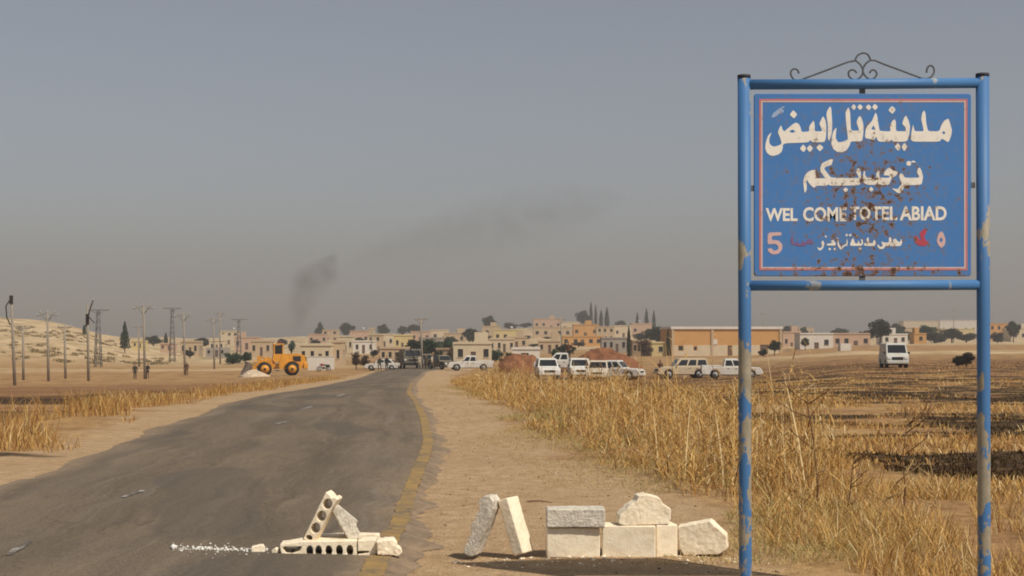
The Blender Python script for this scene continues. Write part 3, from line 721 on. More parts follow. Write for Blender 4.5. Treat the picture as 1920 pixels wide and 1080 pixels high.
word('lettering', A, [[(200,290),(240,220),(330,150),(440,90),(445,118),(380,150),(440,170),(400,230),(350,230),(280,290),(230,310)]], M_PALEBLUE, 'small pale blue stroke mark at the top corner')
word('lettering', B_, [[(405,190),(435,280),(445,590),(570,590),(585,580),(560,500),(540,450),(565,380),(600,335),(640,410),(660,510),(655,650),(635,770),(445,770),(420,850),(370,920),(300,955),(220,950),(150,900),(115,810),(125,700),(150,600),(205,530),(195,640),(190,720),(235,790),(330,770),(400,735),(385,620),(365,450),(355,280)],
  [(495,140),(535,190),(500,245),(450,195)], [(597,140),(650,190),(605,245),(553,195)]], label='cream Arabic word in the middle of the top line')
word('lettering', C, [[(-35,280),(-10,340),(10,480),(30,590),(110,600),(215,600),(205,520),(240,430),(285,395),(305,440),(305,600),(475,600),(470,540),(410,470),(440,380),(475,330),(520,420),(545,520),(530,660),(490,775),(255,775),(230,735),(200,775),(10,775),(-30,690),(-60,745),(-220,715),(-205,570),(-170,500),(-100,430),(-75,370)], [(-72,495),(-35,578),(-115,568)],
  [(-155,145),(-105,195),(-150,250),(-210,195)], [(-50,135),(5,185),(-45,250),(-98,190)], [(240,170),(305,235),(245,310),(175,245)], [(335,790),(388,860),(350,935),(280,865)], [(450,790),(500,860),(445,940),(400,865)],
  [(595,480),(620,600),(775,600),(760,520),(730,390),(750,290),(780,245),(805,300),(815,450),(845,600),(1035,600),(1070,500),(1120,420),(1190,385),(1215,450),(1250,580),(1235,680),(1190,790),(1080,720),(1040,775),(600,775),(555,740),(570,600)], [(1080,620),(1115,595),(1142,630),(1110,655)]], label='cream Arabic word at the start of the top line')
word('lettering', D, [[(175,985),(150,800),(140,680),(170,560),(240,460),(330,405),(445,390),(450,480),(465,600),(700,605),(640,520),(575,430),(570,340),(610,230),(700,180),(860,110),(895,130),(870,210),(860,260),(740,300),(670,340),(690,390),(760,480),(840,590),(1530,600),(1540,560),(1475,440),(1490,370),(1550,350),(1590,420),(1600,560),(1575,770),(1400,785),(820,790),(770,750),(740,790),(480,790),(410,850),(330,780),(265,700),(250,640),(215,690),(230,800),(225,900)], [(1215,830),(1280,890),(1210,960),(1140,890)]], label='cream Arabic word at the end of the second line')
word('lettering', E, [[(170,700),(160,560),(190,420),(220,420),(215,520),(270,590),(500,600),(505,480),(540,410),(590,400),(570,500),(590,590),(820,590),(850,560),(800,530),(690,530),(710,440),(780,360),(840,330),(880,380),(1050,440),(1020,520),(900,590),(870,650),(820,770),(560,770),(530,720),(470,770),(300,770),(200,730)], [(370,815),(435,880),(375,950),(315,880)],
  [(1135,475),(1190,520),(1220,590),(1590,590),(1570,520),(1530,450),(1560,350),(1600,330),(1650,420),(1685,560),(1650,770),(1220,780),(1170,900),(1090,985),(1020,960),(900,860),(930,860),(1030,880),(1100,810),(1140,720),(1100,620),(1080,550),(1100,490)], disc(1325, 228, 64), disc(1437, 220, 64)], label='cream Arabic word at the start of the second line', sm=2)
word('lettering', Hh, [[(1260,268),(1300,285),(1398,290),(1400,200),(1440,195),(1450,290),(1480,290),(1468,240),(1520,212),(1560,270),(1600,280),(1618,220),(1642,280),(1610,352),(1420,352),(1335,355),(1300,402),(1230,405),(1188,350),(1208,318),(1240,368),(1290,350)],
  [(950,345),(958,300),(1010,300),(998,220),(1028,188),(1052,300),(1108,300),(1138,230),(1168,290),(1140,352)], [(700,320),(730,240),(758,200),(790,300),(840,308),(848,240),(880,308),(908,308),(898,220),(928,240),(938,310),(900,348),(710,348)], disc(830, 180, 19), disc(640, 155, 22), disc(705, 155, 22), disc(880, 395, 24),
  [(462,200),(490,208),(502,320),(540,370),(590,330),(638,310),(638,220),(662,260),(650,348),(600,352),(560,400),(530,418),(480,350)], [(280,312),(360,300),(388,282),(348,265),(400,238),(442,300),(442,342),(290,342)], disc(335, 405, 21), disc(425, 405, 21), [(108,360),(140,388),(170,388),(200,360),(185,280),(215,248),(242,310),(215,390),(170,432),(130,422)], disc(265, 180, 18)], label='small cream Arabic line near the bottom', sm=1)
word('lettering', Gg, [[(1030,660),(1090,640),(1120,700),(1170,720),(1130,600),(1210,520),(1275,520),(1250,600),(1220,660),(1240,720),(1310,770),(1240,830),(1150,830),(1060,790)]], M_REDMARK, 'red painted mark beside the drop shaped numeral')
word('numeral', Gg, [[(1525,558),(1570,610),(1603,720),(1590,805),(1530,872),(1470,812),(1443,740),(1470,620)], [(1520,670),(1555,720),(1530,772),(1485,730)]], M_PINKNUM, 'pale drop shaped Arabic numeral')
word('numeral', Fg, [[(135,590),(375,580),(380,640),(210,650),(205,722),(330,730),(395,800),(395,890),(330,970),(220,985),(150,935),(128,880),(200,868),(250,922),(322,890),(322,830),(270,790),(130,802)]], M_PINKNUM, 'pink numeral five', 1)
word('lettering', Fg, [[(545,790),(550,680),(580,640),(600,760),(640,790),(660,730),(690,790),(740,790),(760,720),(800,780),(840,730),(900,690),(960,780),(930,800),(850,790),(800,830),(700,840),(640,820)]], M_FAINTRED, 'faded red lettering beside the numeral five', 1)
def latin(txt, x0, y0, x1, y1):
    cu = bpy.data.curves.new(txt, 'FONT'); cu.body = txt; cu.size = 1; cu.offset = .03; cu.extrude = .004; cu.resolution_u = 3
    o = bpy.data.objects.new('t', cu); COL.objects.link(o); me = bake(o); bpy.data.objects.remove(o)
    co = np.empty(len(me.vertices)*3); me.vertices.foreach_get('co', co); co = co.reshape(-1, 3)
    (ax, az), (bx, bz) = S(x0, y1), S(x1, y0); mn = co.min(0); mx = co.max(0)
    X = ax+(co[:, 0]-mn[0])/(mx[0]-mn[0])*(bx-ax); Z = az+(co[:, 1]-mn[1])/(mx[1]-mn[1])*(bz-az)
    Y = -.0098-np.where(co[:, 2] > 0, .0005, -.0005)
    me.vertices.foreach_set('co', np.stack([X, Y, Z], -1).ravel()); me.materials.clear(); me.materials.append(M_LETTER)
    bm = bmesh.new(); bm.from_mesh(me); bmesh.ops.recalc_face_normals(bm, faces=bm.faces[:]); bm.to_mesh(me); bm.free(); me.update()
    o = link('lettering', me, SG); o['label'] = 'cream capital letters reading ' + txt; return o
latin('WEL', 1435, 390.6, 1494.8, 415); latin('COME', 1505, 388.5, 1586.5, 415.6); latin('TO', 1594, 387.5, 1631.4, 413.2); latin('TEL', 1632.8, 387.5, 1681.5, 413); latin('ABIAD', 1686, 387, 1774, 413.5)

# ------------------------------------------------------------------ blocks and stones set across the shoulder
k = N('pale_concrete'); p = k.pos(obj=True); f = k.noise(p, 9, 6, .65); g = k.noise(p, 70, 4, .65); st_ = k.noise(p, 3.2, 4)
c = k.ramp(f, [(.28, (.70, .57, .39)), (.5, (.87, .74, .54)), (.75, (.92, .82, .64))]); c = k.mix(k.ramp(st_, [(.5, 0.), (.72, .55)]), c, (.70, .53, .34)); c = k.mix(k.ramp(g, [(.26, .7), (.38, 0.)]), c, (.30, .24, .16))
k.col(c); k.rough(.92); k.bump(k.math('ADD', g, k.math('MULTIPLY', f, .8)), .5, .006); M_CONC = k.m
k = N('grey_concrete'); p = k.pos(obj=True); f = k.noise(p, 14, 6, .7); g = k.noise(p, 60, 4, .65)
c = k.ramp(f, [(.30, (.38, .34, .27)), (.5, (.66, .59, .48)), (.72, (.80, .73, .61))]); c = k.mix(k.ramp(g, [(.28, .8), (.40, 0.)]), c, (.16, .14, .11)); c = k.mix(k.ramp(k.noise(p, 22, 5, .8, 1.5), [(.60, 0.), (.64, .9)]), c, (.20, .17, .13))
k.col(c); k.rough(.95); k.bump(k.math('ADD', g, f), .8, .012); M_CONCG = k.m
def roughen(me, vox, amp, mat, seed=0, smooth_it=2):
    o = bpy.data.objects.new('r', me); COL.objects.link(o)
    md = o.modifiers.new('r', 'REMESH'); md.mode = 'VOXEL'; md.voxel_size = vox
    s_ = o.modifiers.new('s', 'SMOOTH'); s_.factor = .5; s_.iterations = smooth_it
    m2 = bake(o); bpy.data.objects.remove(o)
    n = len(m2.vertices); co = np.empty(n*3); m2.vertices.foreach_get('co', co); co = co.reshape(-1, 3); no = np.empty(n*3); m2.vertices.foreach_get('normal', no); no = no.reshape(-1, 3)
    d = (fbm(co[:, 0]*40+co[:, 1]*23, co[:, 2]*40-co[:, 1]*31, seed, 3)-.44)*amp+(fbm(co[:, 0]*9+co[:, 1]*7, co[:, 2]*9-co[:, 1]*8, seed+5, 2)-.4)*amp*1.2
    co = co+no*d[:, None]; m2.vertices.foreach_set('co', co.ravel()); m2.materials.clear(); m2.materials.append(mat)
    m2.polygons.foreach_set('use_smooth', [True]*len(m2.polygons)); m2.update(); return m2
def outline_block(name, loops_px, d, depth, mat, label, cat, vox=.006, amp=.006, yaw=0., base=None, seed=0, sm=2):
    """a block whose front outline was measured at distance d; it stands on the ground and goes back by depth"""
    xs = [p[0] for p in loops_px[0]]; ys = [p[1] for p in loops_px[0]]; cx = (min(xs)+max(xs))/2; yb = max(ys); s_ = d/F
    lp = [[((x-cx)*s_, (yb-y)*s_) for x, y in l] for l in loops_px]
    me = curve_mesh(name, lp, depth/2); me.transform(Matrix.Rotation(R(90), 4, 'X')); me.transform(Matrix.Translation((0, depth/2, 0)))
    me = roughen(me, vox, amp, mat, seed, sm)
    o = link(name, me); X = PX(cx, d); z = CAMH-(yb-HY)*s_ if base is None else base
    o.location = (X, d, z); o.rotation_euler = (0, 0, yaw); tag(o, label, cat, 'blocks and stones set across the way'); return o
def c7(l): return [(300+x/3.556, 880+y/3.556) for x, y in l]
def c8(l): return [(820+x/3.310, 880+y/3.310) for x, y in l]
def ell(x, y, a, b, n=14, rot=0.): return [(x+a*math.cos(t)*math.cos(rot)-b*math.sin(t)*math.sin(rot), y+a*math.cos(t)*math.sin(rot)+b*math.sin(t)*math.cos(rot)) for t in [2*math.pi*i/n for i in range(n)]]
def zat(y, d): return CAMH-(y-HY)*d/F
DR = 9.72
outline_block('hollow_block', [c7([(800,500),(950,478),(1310,478),(1312,598),(1000,606),(880,604),(820,578),(806,545)]), c7([(818,522),(835,512),(950,512),(930,545),(880,560),(840,556)])]+[c7(ell(x, 546, 23, 38)) for x in (998, 1056, 1124, 1194, 1264)], DR, .19, M_CONC, 'cracked hollow block lying on the road with a row of holes', 'block', .0045, .004, R(4), None, 3, 1)
outline_block('block_half', [c7([(1316,475),(1440,470),(1448,520),(1436,590),(1316,596),(1318,566),(1400,556),(1400,546),(1318,546)])], DR+.015, .17, M_CONC, 'plain end half of a block beside the holed block on the road', 'block', .005, .004, R(3), None, 5)
outline_block('broken_chunk', [c7([(1445,478),(1500,468),(1560,470),(1582,500),(1575,515),(1605,530),(1612,560),(1585,582),(1540,572),(1500,575),(1450,565)])], DR-.02, .13, M_CONC, 'knobbly broken chunk at the yellow line end of the road pile', 'chunk', .006, .02, R(8), None, 8, 4)
outline_block('block_slab', [c7([(1060,440),(1340,432),(1460,436),(1462,575),(1060,580)])], DR+.24, .10, M_CONC, 'thin slab lying behind the holed block on the road', 'slab', .006, .005, R(2), None, 11)
o = outline_block('hollow_block', [c7([(1106,156),(1132,176),(1146,198),(1166,190),(1186,208),(1150,262),(1034,478),(1000,482),(950,476)])]+[c7(ell(x, y, 31, 36, 16, .45)) for x, y in ((1117, 237), (1076, 318), (1036, 398))]+[c7(ell(992, 462, 24, 17, 12, .3))], DR+.03, .16, M_CONC, 'narrow hollow block with four round holes propped upright on the road pile', 'block', .004, .003, R(-6), zat(1014, DR+.03), 13, 1)
outline_block('broken_slab', [c7([(1166,252),(1192,243),(1322,352),(1310,382),(1352,468),(1256,468),(1150,288)])], DR+.10, .12, M_CONCG, 'jagged grey slab leaning against the upright holed block', 'slab', .006, .008, R(14), zat(1010, DR+.10), 17)
outline_block('small_chunk', [c7([(605,560),(612,520),(640,512),(690,505),(702,530),(705,588),(640,600),(608,590)])], DR+.02, .09, M_CONC, 'small pale concrete chunk lying left of the pile on the road', 'chunk', .005, .010, R(10), None, 19, 3)
outline_block('small_chunk', [c7([(740,570),(742,535),(765,522),(782,540),(784,575),(760,585)])], DR+.0, .06, M_CONC, 'fist sized pale chunk between the small chunk and the holed block', 'chunk', .004, .008, R(-10), None, 23, 3)
# shoulder pieces
DH = 9.88
outline_block('broken_block', [c8([(258,190),(285,165),(330,165),(352,195),(347,250),(310,340),(250,480),(232,535),(200,545),(150,525),(165,470),(185,452),(180,425),(206,408),(200,365),(214,330),(238,318),(232,285),(258,262)])], DH, .15, M_CONCG, 'scalloped broken block forming the dark leg of the tilted pair on the dirt', 'block', .005, .007, R(-20), None, 29)
m = MB(); m.box((0, 0, .205), (.085, .16, .41), 0, None, .004)
me = roughen(m.mesh('leaning_block', M_CONC), .005, .004, M_CONC, 31); o = link('leaning_block', me); o.location = (PX(985, DH)-.01, DH+.03, zat(1043, DH)+.015); o.rotation_euler = (0, R(-19), R(-30))
tag(o, 'smooth pale block leaning back against the scalloped block on the dirt', 'block', 'blocks and stones set across the way')
def boxstone(name, x0, x1, y0, y1, d, depth, yaw, mat, label, seed, amp=.0022, vox=.006, dz=0., cx=None):
    s_ = d/F; m = MB(); w_ = (x1-x0)*s_; h_ = (y1-y0)*s_; m.box((0, depth/2, h_/2), (w_, depth, h_), 0, None, .004)
    o = link(name, roughen(m.mesh(name, mat), vox, amp, mat, seed)); o.location = (PX((x0+x1)/2, d), d, zat(y1, d)+dz); o.rotation_euler = (0, 0, yaw)
    return tag(o, label, 'block', 'blocks and stones set across the way')
boxstone('pale_block', 1025, 1125, 990, 1046, DH-.02, .19, R(1), M_CONC, 'cream block under the grey pitted slab on the dirt shoulder', 37)
boxstone('pitted_slab', 1025, 1135, 955, 989.5, DH-.055, .22, R(0), M_CONCG, 'grey pitted slab lying on top of the cream block', 41, .006)
boxstone('pale_block', 1129, 1229, 986, 1046, DH-.02, .20, R(-4), M_CONC, 'cream block under the humped stone', 43)
boxstone('block_end', 1230, 1271, 984, 1046, DH+.02, .20, R(9), M_CONC, 'narrow upright block end squeezed between the cream block and the wedge stone', 44)
outline_block('humped_stone', [c8([(1120,325),(1130,275),(1200,210),(1235,190),(1250,155),(1300,145),(1390,175),(1400,205),(1450,240),(1453,290),(1440,335),(1150,340)])], DH-.0, .16, M_CONC, 'rough humped pale stone on top of the cream block', 'stone', .006, .008, R(6), zat(985.5, DH), 47, 3)
outline_block('wedge_stone', [c8([(1490,362),(1660,325),(1692,320),(1792,410),(1797,490),(1745,525),(1530,540),(1500,485)])], DH, .17, M_CONC, 'wedge shaped pale stone at the grassy end of the row', 'stone', .006, .008, R(-12), None, 53, 3)
# broken bits round the blocks
g = np.random.default_rng(15); n = 260; xx = g.uniform(840, 1390, n); yy = 1046+np.abs(g.normal(0, 9, n))-3
W_ = [ground_hit(a, b) for a, b in zip(xx, yy)]; X = np.array([q_[0] for q_ in W_]); Y = np.array([q_[1] for q_ in W_]); sz = .003+.014*g.random(n)**3
V = oc[None]*g.uniform(.5, 1.3, (n, 6, 1))*sz[:, None, None]*np.array([1.3, 1.2, .8]); V[:, :, 0] += X[:, None]; V[:, :, 1] += Y[:, None]; V[:, :, 2] += (gz(X, Y)+sz*.3)[:, None]
me = bpy.data.meshes.new('block_debris'); np_mesh(me, V.reshape(-1, 3), [((np.arange(n)*6)[:, None, None]+of[None]).reshape(-1, 3)], smooth=False)
tag(link('block_debris', me, None, M_CONC), 'crumbled bits of block on the dirt round the stones', 'debris', kind='stuff')
# white crumbs strewn in a line on the asphalt
g = np.random.default_rng(5); n = 420
t = g.random(n)**.8; xx = 322+t*180; yy = 1048+g.normal(0, 1.6, n)+np.where(g.random(n) < .15, g.normal(0, 6, n), 0)
W_ = [ground_hit(a, b) for a, b in zip(xx, yy)]; X = np.array([q_[0] for q_ in W_]); Y = np.array([q_[1] for q_ in W_]); sz = .003+.010*g.random(n)**3; sz[0] = .028; X[0], Y[0] = ground_hit(325, 1048)
V = oc[None]*g.uniform(.6, 1.2, (n, 6, 1))*sz[:, None, None]*np.array([1.3, 1.2, .8]); V[:, :, 0] += X[:, None]; V[:, :, 1] += Y[:, None]; V[:, :, 2] += (road_z(X, Y)+sz*.4)[:, None]
me = bpy.data.meshes.new('crumbs'); np_mesh(me, V.reshape(-1, 3), [((np.arange(n)*6)[:, None, None]+of[None]).reshape(-1, 3)]); M_WHITE = mat_simple('white_plaster', (.74, .70, .63), .1, 30)
tag(link('plaster_crumbs', me, None, M_WHITE), 'white crumbs strewn in a line across the asphalt', 'crumbs', kind='stuff')
# ------------------------------------------------------------------ town houses
def plaster(name, c):
    k = N(name); p = k.pos(); f = k.noise(p, .5, 5, .65); g = k.noise(p, 3., 5, .7)
    a = k.mix(f, tuple(x*.78 for x in c), tuple(min(1, x*1.1) for x in c)); a = k.mix(k.ramp(g, [(.56, 0.), (.74, .35)]), a, tuple(x*.55 for x in c)); k.col(a); k.rough(.95); k.b.inputs['Specular IOR Level'].default_value = .1; return k.m
HM = {'sand': plaster('sand_plaster', (.52, .39, .25)), 'cream': plaster('cream_plaster', (.62, .51, .35)), 'pink': plaster('pink_plaster', (.54, .37, .26)), 'orange': plaster('ochre_plaster', (.58, .32, .12)),
      'white': plaster('white_plaster_wall', (.70, .64, .55)), 'grey': plaster('grey_plaster', (.36, .32, .27)), 'yellow': plaster('yellow_plaster', (.62, .49, .24)), 'brown': plaster('mud_plaster', (.36, .25, .16))}
M_PANE = mat_simple('dark_window', (.02, .022, .025), .2, 2, .25, .5)
M_DOOR = mat_simple('rusty_door', (.13, .085, .06), .3, 4, .7)
M_ROOF = mat_simple('dusty_roof', (.46, .39, .30), .2, .6, .95)
M_TANK = mat_simple('tank_metal', (.40, .38, .36), .2, 3, .5)
def wall_open(mb, w, h, ops, M, mi=0, deep=.18):
    """upright wall in local x,z facing -y with real openings (x0,x1,z0,z1)"""
    xs = sorted({0, w, *[o[0] for o in ops], *[o[1] for o in ops]}); zs_ = sorted({-2.5, 0, h, *[o[2] for o in ops], *[o[3] for o in ops]})
    for i in range(len(xs)-1):
        for j in range(len(zs_)-1):
            cx = (xs[i]+xs[i+1])/2; cz = (zs_[j]+zs_[j+1])/2
            if any(o[0] < cx < o[1] and o[2] < cz < o[3] for o in ops): continue
            mb.add([(xs[i], 0, zs_[j]), (xs[i+1], 0, zs_[j]), (xs[i+1], 0, zs_[j+1]), (xs[i], 0, zs_[j+1])], [(0, 1, 2, 3)], mi, M)
    for (a, b, c_, d_) in ops:
        mb.add([(a, 0, c_), (b, 0, c_), (b, 0, d_), (a, 0, d_), (a, deep, c_), (b, deep, c_), (b, deep, d_), (a, deep, d_)], [(0, 1, 5, 4), (1, 2, 6, 5), (2, 3, 7, 6), (3, 0, 4, 7)], mi, M)
HOUSES = []
def house(px0, px1, yt, yb, colr, nwin, label, yaw=0., d=None, door=True, depth=None, tank=False, parapet=True, rows=1, seed=None, wh=None, band=None, cat='house', name='flat_roofed_house'):
    cx = (px0+px1)/2
    if d is None: x, d = ground_hit(cx, yb, 100)
    w_ = (px1-px0)/F*d; h_ = (yb-yt)/F*d; g = random.Random(seed if seed is not None else int(px0*7+yt))
    dp = depth or max(5., min(12., w_*g.uniform(.6, 1.))); x = PX(cx, d)
    root = empty(name, (x, d, min(float(base_z(x, d)), PZ(yb, d))), yaw); h_ = PZ(yt, d)-root.location.z
    ops = []; n = nwin+(1 if door else 0); ww = min(1.3, w_/(n+1)*.55) if n else 1
    fl = h_/rows
    for r_ in range(rows):
        for i in range(n):
            xc = w_*(i+.5)/n+g.uniform(-.12, .12)*w_/n; isd = door and r_ == 0 and i == n//2
            z0 = r_*fl+(0.02 if isd else fl*.36); z1 = min(r_*fl+(min(2.2, fl*.72) if isd else fl*.36+min(1.35, fl*.38)), h_-.2)
            ops.append((xc-ww/2, xc+ww/2, z0, z1, isd))
    m = MB(); T0 = Matrix.Translation((-w_/2, 0, 0)); wall_open(m, w_, h_, [o[:4] for o in ops], T0)
    sops = [(dp*.3, dp*.3+1.1, h_*.38, min(h_*.38+1.2, h_-.3)), (dp*.65, dp*.65+1.1, h_*.38, min(h_*.38+1.2, h_-.3))] if h_ > 2.2 else []
    wall_open(m, dp, h_, sops, Matrix.Translation((w_/2, 0, 0)) @ Matrix.Rotation(R(90), 4, 'Z'))
    wall_open(m, dp, h_, [], Matrix.Translation((-w_/2, dp, 0)) @ Matrix.Rotation(R(-90), 4, 'Z'))
    wall_open(m, w_, h_, [], Matrix.Translation((w_/2, dp, 0)) @ Matrix.Rotation(R(180), 4, 'Z'))
    m.build('wall', HM[colr], root)
    m = MB(); m.box((0, dp/2, h_-.12), (w_-.3, dp-.3, .2)); rf = m.build('roof', M_ROOF, root)
    if parapet:
        m = MB(); t_ = .22; ph = .35
        for c_, s_ in (((0, -.04, h_+ph/2-.1), (w_+.16, t_, ph)), ((0, dp+.04, h_+ph/2-.1), (w_+.16, t_, ph)), ((-w_/2, dp/2, h_+ph/2-.1), (t_, dp-.142, ph)), ((w_/2, dp/2, h_+ph/2-.1), (t_, dp-.142, ph))): m.box(c_, s_)
        m.build('parapet', HM[band or colr], rf)
    for o in ops:
        m = MB(); xm = (o[0]+o[1])/2-w_/2
        if o[4]: m.box((xm, .14, (o[2]+o[3])/2), (o[1]-o[0], .05, o[3]-o[2])); m.build('door', M_DOOR, root)
        else:
            m.box((xm, .15, (o[2]+o[3])/2), (o[1]-o[0], .03, o[3]-o[2])); wn = m.build('window', M_PANE, root)
            m = MB(); m.box((xm, -.03, o[2]-.05), (o[1]-o[0]+.2, .12, .08)); m.build('sill', HM['cream'], wn)
    for o in sops:
        m = MB(); m.box((w_/2-.15, (o[0]+o[1])/2, (o[2]+o[3])/2), (.03, o[1]-o[0], o[3]-o[2])); m.build('window', M_PANE, root)
    if tank:
        m = MB(); tx = g.uniform(-.3, .3)*w_; m.tube([(tx, dp*.4, h_+.2), (tx, dp*.4, h_+1.5)], .55, 12); m.build('water_tank', M_TANK, root)
    elif g.random() < .45 and h_ > 2.5:
        m = MB(); sx_ = g.uniform(-.3, .3)*w_; m.box((sx_, dp*.55, h_+.9), (min(2.8, w_*.35), 3., 2.)); m.build('stair_head', HM[colr], root)
    tag(root, label, cat, 'flat roofed houses of the town'); HOUSES.append(root); return root

H = house
# left end of the town
H(246, 268, 640, 653, 'yellow', 1, 'small yellow hut at the foot of the lone cypress'); H(300, 324, 645, 657, 'pink', 1, 'low pink hut between the two lattice pylons')
H(338, 372, 641, 668, 'sand', 2, 'sand coloured house right behind the second lattice pylon'); H(392, 420, 639, 661, 'cream', 2, 'cream house left of the tall cream block')
H(412, 446, 621, 646, 'cream', 2, 'tall cream block on the skyline left of the short dark pylon', rows=2, tank=True); H(440, 482, 633, 656, 'pink', 2, 'pinkish house behind the bucket of the yellow loader')
H(470, 508, 640, 668, 'sand', 2, 'sand house half hidden behind the loader cab'); H(386, 424, 652, 669, 'grey', 2, 'low grey house in front of the cream houses on the far left', parapet=False)
H(562, 622, 647, 690, 'cream', 3, 'wide cream house with pale roofline just right of the loader', d=215, yaw=R(-4)); H(622, 641, 641, 690, 'sand', 1, 'narrow tall sand house joined to the wide cream house', d=216, door=False)
H(578, 612, 627, 646, 'pink', 2, 'pink house on the skyline under the smoke'); H(604, 634, 619, 641, 'sand', 1, 'sand house under the small dark conifer on the skyline', rows=2)
H(634, 662, 631, 662, 'cream', 2, 'cream house below the square dark tree'); H(656, 692, 621, 647, 'pink', 2, 'pink skyline house just right of the square dark tree', tank=True)
H(662, 702, 640, 663, 'white', 2, 'whitewashed house above the brown scrub at the road end'); H(690, 716, 628, 662, 'sand', 1, 'sand house with a dark pole standing before it', rows=2)
H(702, 738, 627, 652, 'cream', 2, 'cream house under the round skyline tree'); H(738, 772, 629, 657, 'yellow', 2, 'yellowish house under the pair of skyline trees')
H(712, 764, 653, 680, 'sand', 3, 'long sand house behind the two soldiers'); H(770, 806, 622, 642, 'pink', 2, 'pink house behind the pale crossbar pole')
H(806, 840, 619, 640, 'cream', 1, 'cream skyline house left of the big round tree', rows=1); H(790, 828, 634, 656, 'grey', 2, 'grey house behind the bushy trees at the road end')
H(832, 872, 625, 645, 'sand', 2, 'sand house close left of the big round tree'); H(850, 921, 644, 684, 'cream', 2, 'big cream house standing right behind the lone white pickup', d=232, tank=False)
H(818, 852, 655, 680, 'brown', 1, 'low brown house behind the dark vehicles'); H(904, 938, 612, 632, 'sand', 1, 'sand house at the foot of the tall rounded skyline tree')
H(926, 980, 619, 642, 'yellow', 3, 'yellowish house with dark windows in the middle of the hillside', tank=True); H(918, 964, 636, 662, 'cream', 3, 'cream house above the small white hut')
H(948, 988, 633, 655, 'sand', 2, 'sand house beside the dark round bush on the hillside'); H(1000, 1054, 598, 618, 'pink', 3, 'wide pink house crowning the hilltop')
H(1000, 1072, 614, 634, 'sand', 4, 'long sand house just below the hilltop house'); H(1052, 1086, 604, 624, 'cream', 2, 'cream house left of the hilltop cypresses')
H(1075, 1123, 609, 633, 'orange', 2, 'ochre house under the hilltop cypresses'); H(1055, 1132, 631, 650, 'orange', 4, 'long ochre terrace halfway down the hill', parapet=True)
H(960, 1012, 654, 684, 'white', 1, 'small white hut beside the red soil mound', d=228, door=False, tank=False); H(1118, 1152, 613, 641, 'sand', 2, 'sand house right of the ochre house', rows=2)
H(1152, 1184, 611, 634, 'cream', 2, 'cream house left of the lone tall cypress'); H(1184, 1222, 607, 630, 'pink', 2, 'pink house under the cypress row further right', tank=True)
H(1010, 1050, 640, 664, 'sand', 2, 'sand house above the white pickup carrying a man'); H(1128, 1176, 634, 662, 'grey', 3, 'grey house behind the larger red soil mound')
H(1186, 1222, 640, 668, 'brown', 2, 'brown house right of the lone tall cypress'); H(1222, 1250, 643, 669, 'yellow', 1, 'yellow hut between the dark cypress and the brown house', door=False)
# right end
H(1468, 1502, 623, 656, 'pink', 2, 'pink house touching the ochre depot on its far end', d=420); H(1490, 1526, 614, 632, 'sand', 2, 'sand skyline house just beyond the ochre depot')
H(1500, 1562, 626, 659, 'white', 2, 'white house with a dark doorway right of the ochre depot', d=340); H(1560, 1632, 626, 654, 'pink', 3, 'long pinkish house left of the big round tree in the field', d=380)
H(1576, 1596, 644, 664, 'white', 0, 'tiny white pump house standing in the field', d=265, door=False, parapet=False, depth=2.2); H(1655, 1702, 627, 648, 'white', 2, 'white house directly behind the parked van', d=400)
H(1714, 1737, 626, 644, 'orange', 1, 'small ochre cube house right of the parked van', d=420, door=False); H(1694, 1762, 602, 622, 'cream', 4, 'long cream building on the far right skyline'); H(1762, 1832, 601, 621, 'white', 4, 'long white building under the far mast', tank=True)
H(1696, 1762, 615, 634, 'sand', 3, 'sand row of houses below the long cream building'); H(1766, 1828, 617, 635, 'yellow', 2, 'yellowish house below the long white building')
H(1856, 1892, 607, 640, 'orange', 2, 'ochre house just right of the right sign post', rows=2); H(1896, 1960, 616, 641, 'cream', 3, 'cream house at the picture edge on the right', door=True)
# low white yard wall beside the loader
x, d_ = PX(602, 190), 190.; m = MB(); m.box((0, 0, .1), (3.6, .25, 3.4)); m.box((0, 0, 1.84), (3.8, .36, .08)); ow = m.build('yard_wall', HM['white']); ow.location = (x, d_, float(base_z(x, d_))); tag(ow, 'short white yard wall right behind the loader', 'wall')

# the ochre depot
dd = 300.; x0, x1 = PX(1258, dd), PX(1468, dd); w_ = x1-x0; h_ = PZ(616, dd)-PZ(668, dd)
DP = empty('depot_building', ((x0+x1)/2, dd, PZ(668, dd)-.1), R(3.5)); tag(DP, 'large ochre depot with pale parapet and whitewashed base behind the left sign post', 'building')
ops = [(1.55, 2.5, 1.35, 2.35), (4.9, 5.5, 1.4, 2.2), (12.3, 13.2, 0.02, 2.4), (16., 17., 1.2, 2.2), (19.4, 21., .02, 2.6)]
m = MB(); T0 = Matrix.Translation((-w_/2, 0, 0)); wall_open(m, w_, h_, ops, T0)
for a_0, M_ in ((14., Matrix.Translation((w_/2, 0, 0)) @ Matrix.Rotation(R(90), 4, 'Z')), (14., Matrix.Translation((-w_/2, 14, 0)) @ Matrix.Rotation(R(-90), 4, 'Z')), (w_, Matrix.Translation((w_/2, 14, 0)) @ Matrix.Rotation(R(180), 4, 'Z'))): wall_open(m, a_0, h_, [], M_)
m.build('wall', HM['orange'], DP)
m = MB(); cuts = sorted([o for o in ops]); 
segs = [0.2, 1.4, 2.65, 4.75, 5.65, 12.2, 13.3, 15.9, 17.1, 19.3, 21.1, w_-.2]
for a, b in zip(segs[::2], segs[1::2]): m = MB(); m.box(((a+b)/2-w_/2, -.03, 1.25), (b-a, .06, 2.5)); m.build('whitewashed_base', HM['cream'], DP)
for o in ops:
    if o[2] > 1: m = MB(); m.box(((o[0]+o[1])/2-w_/2, -.03, o[2]/2-.02), (o[1]-o[0]+.3, .058, o[2]-.1)); m.build('whitewashed_base', HM['cream'], DP)
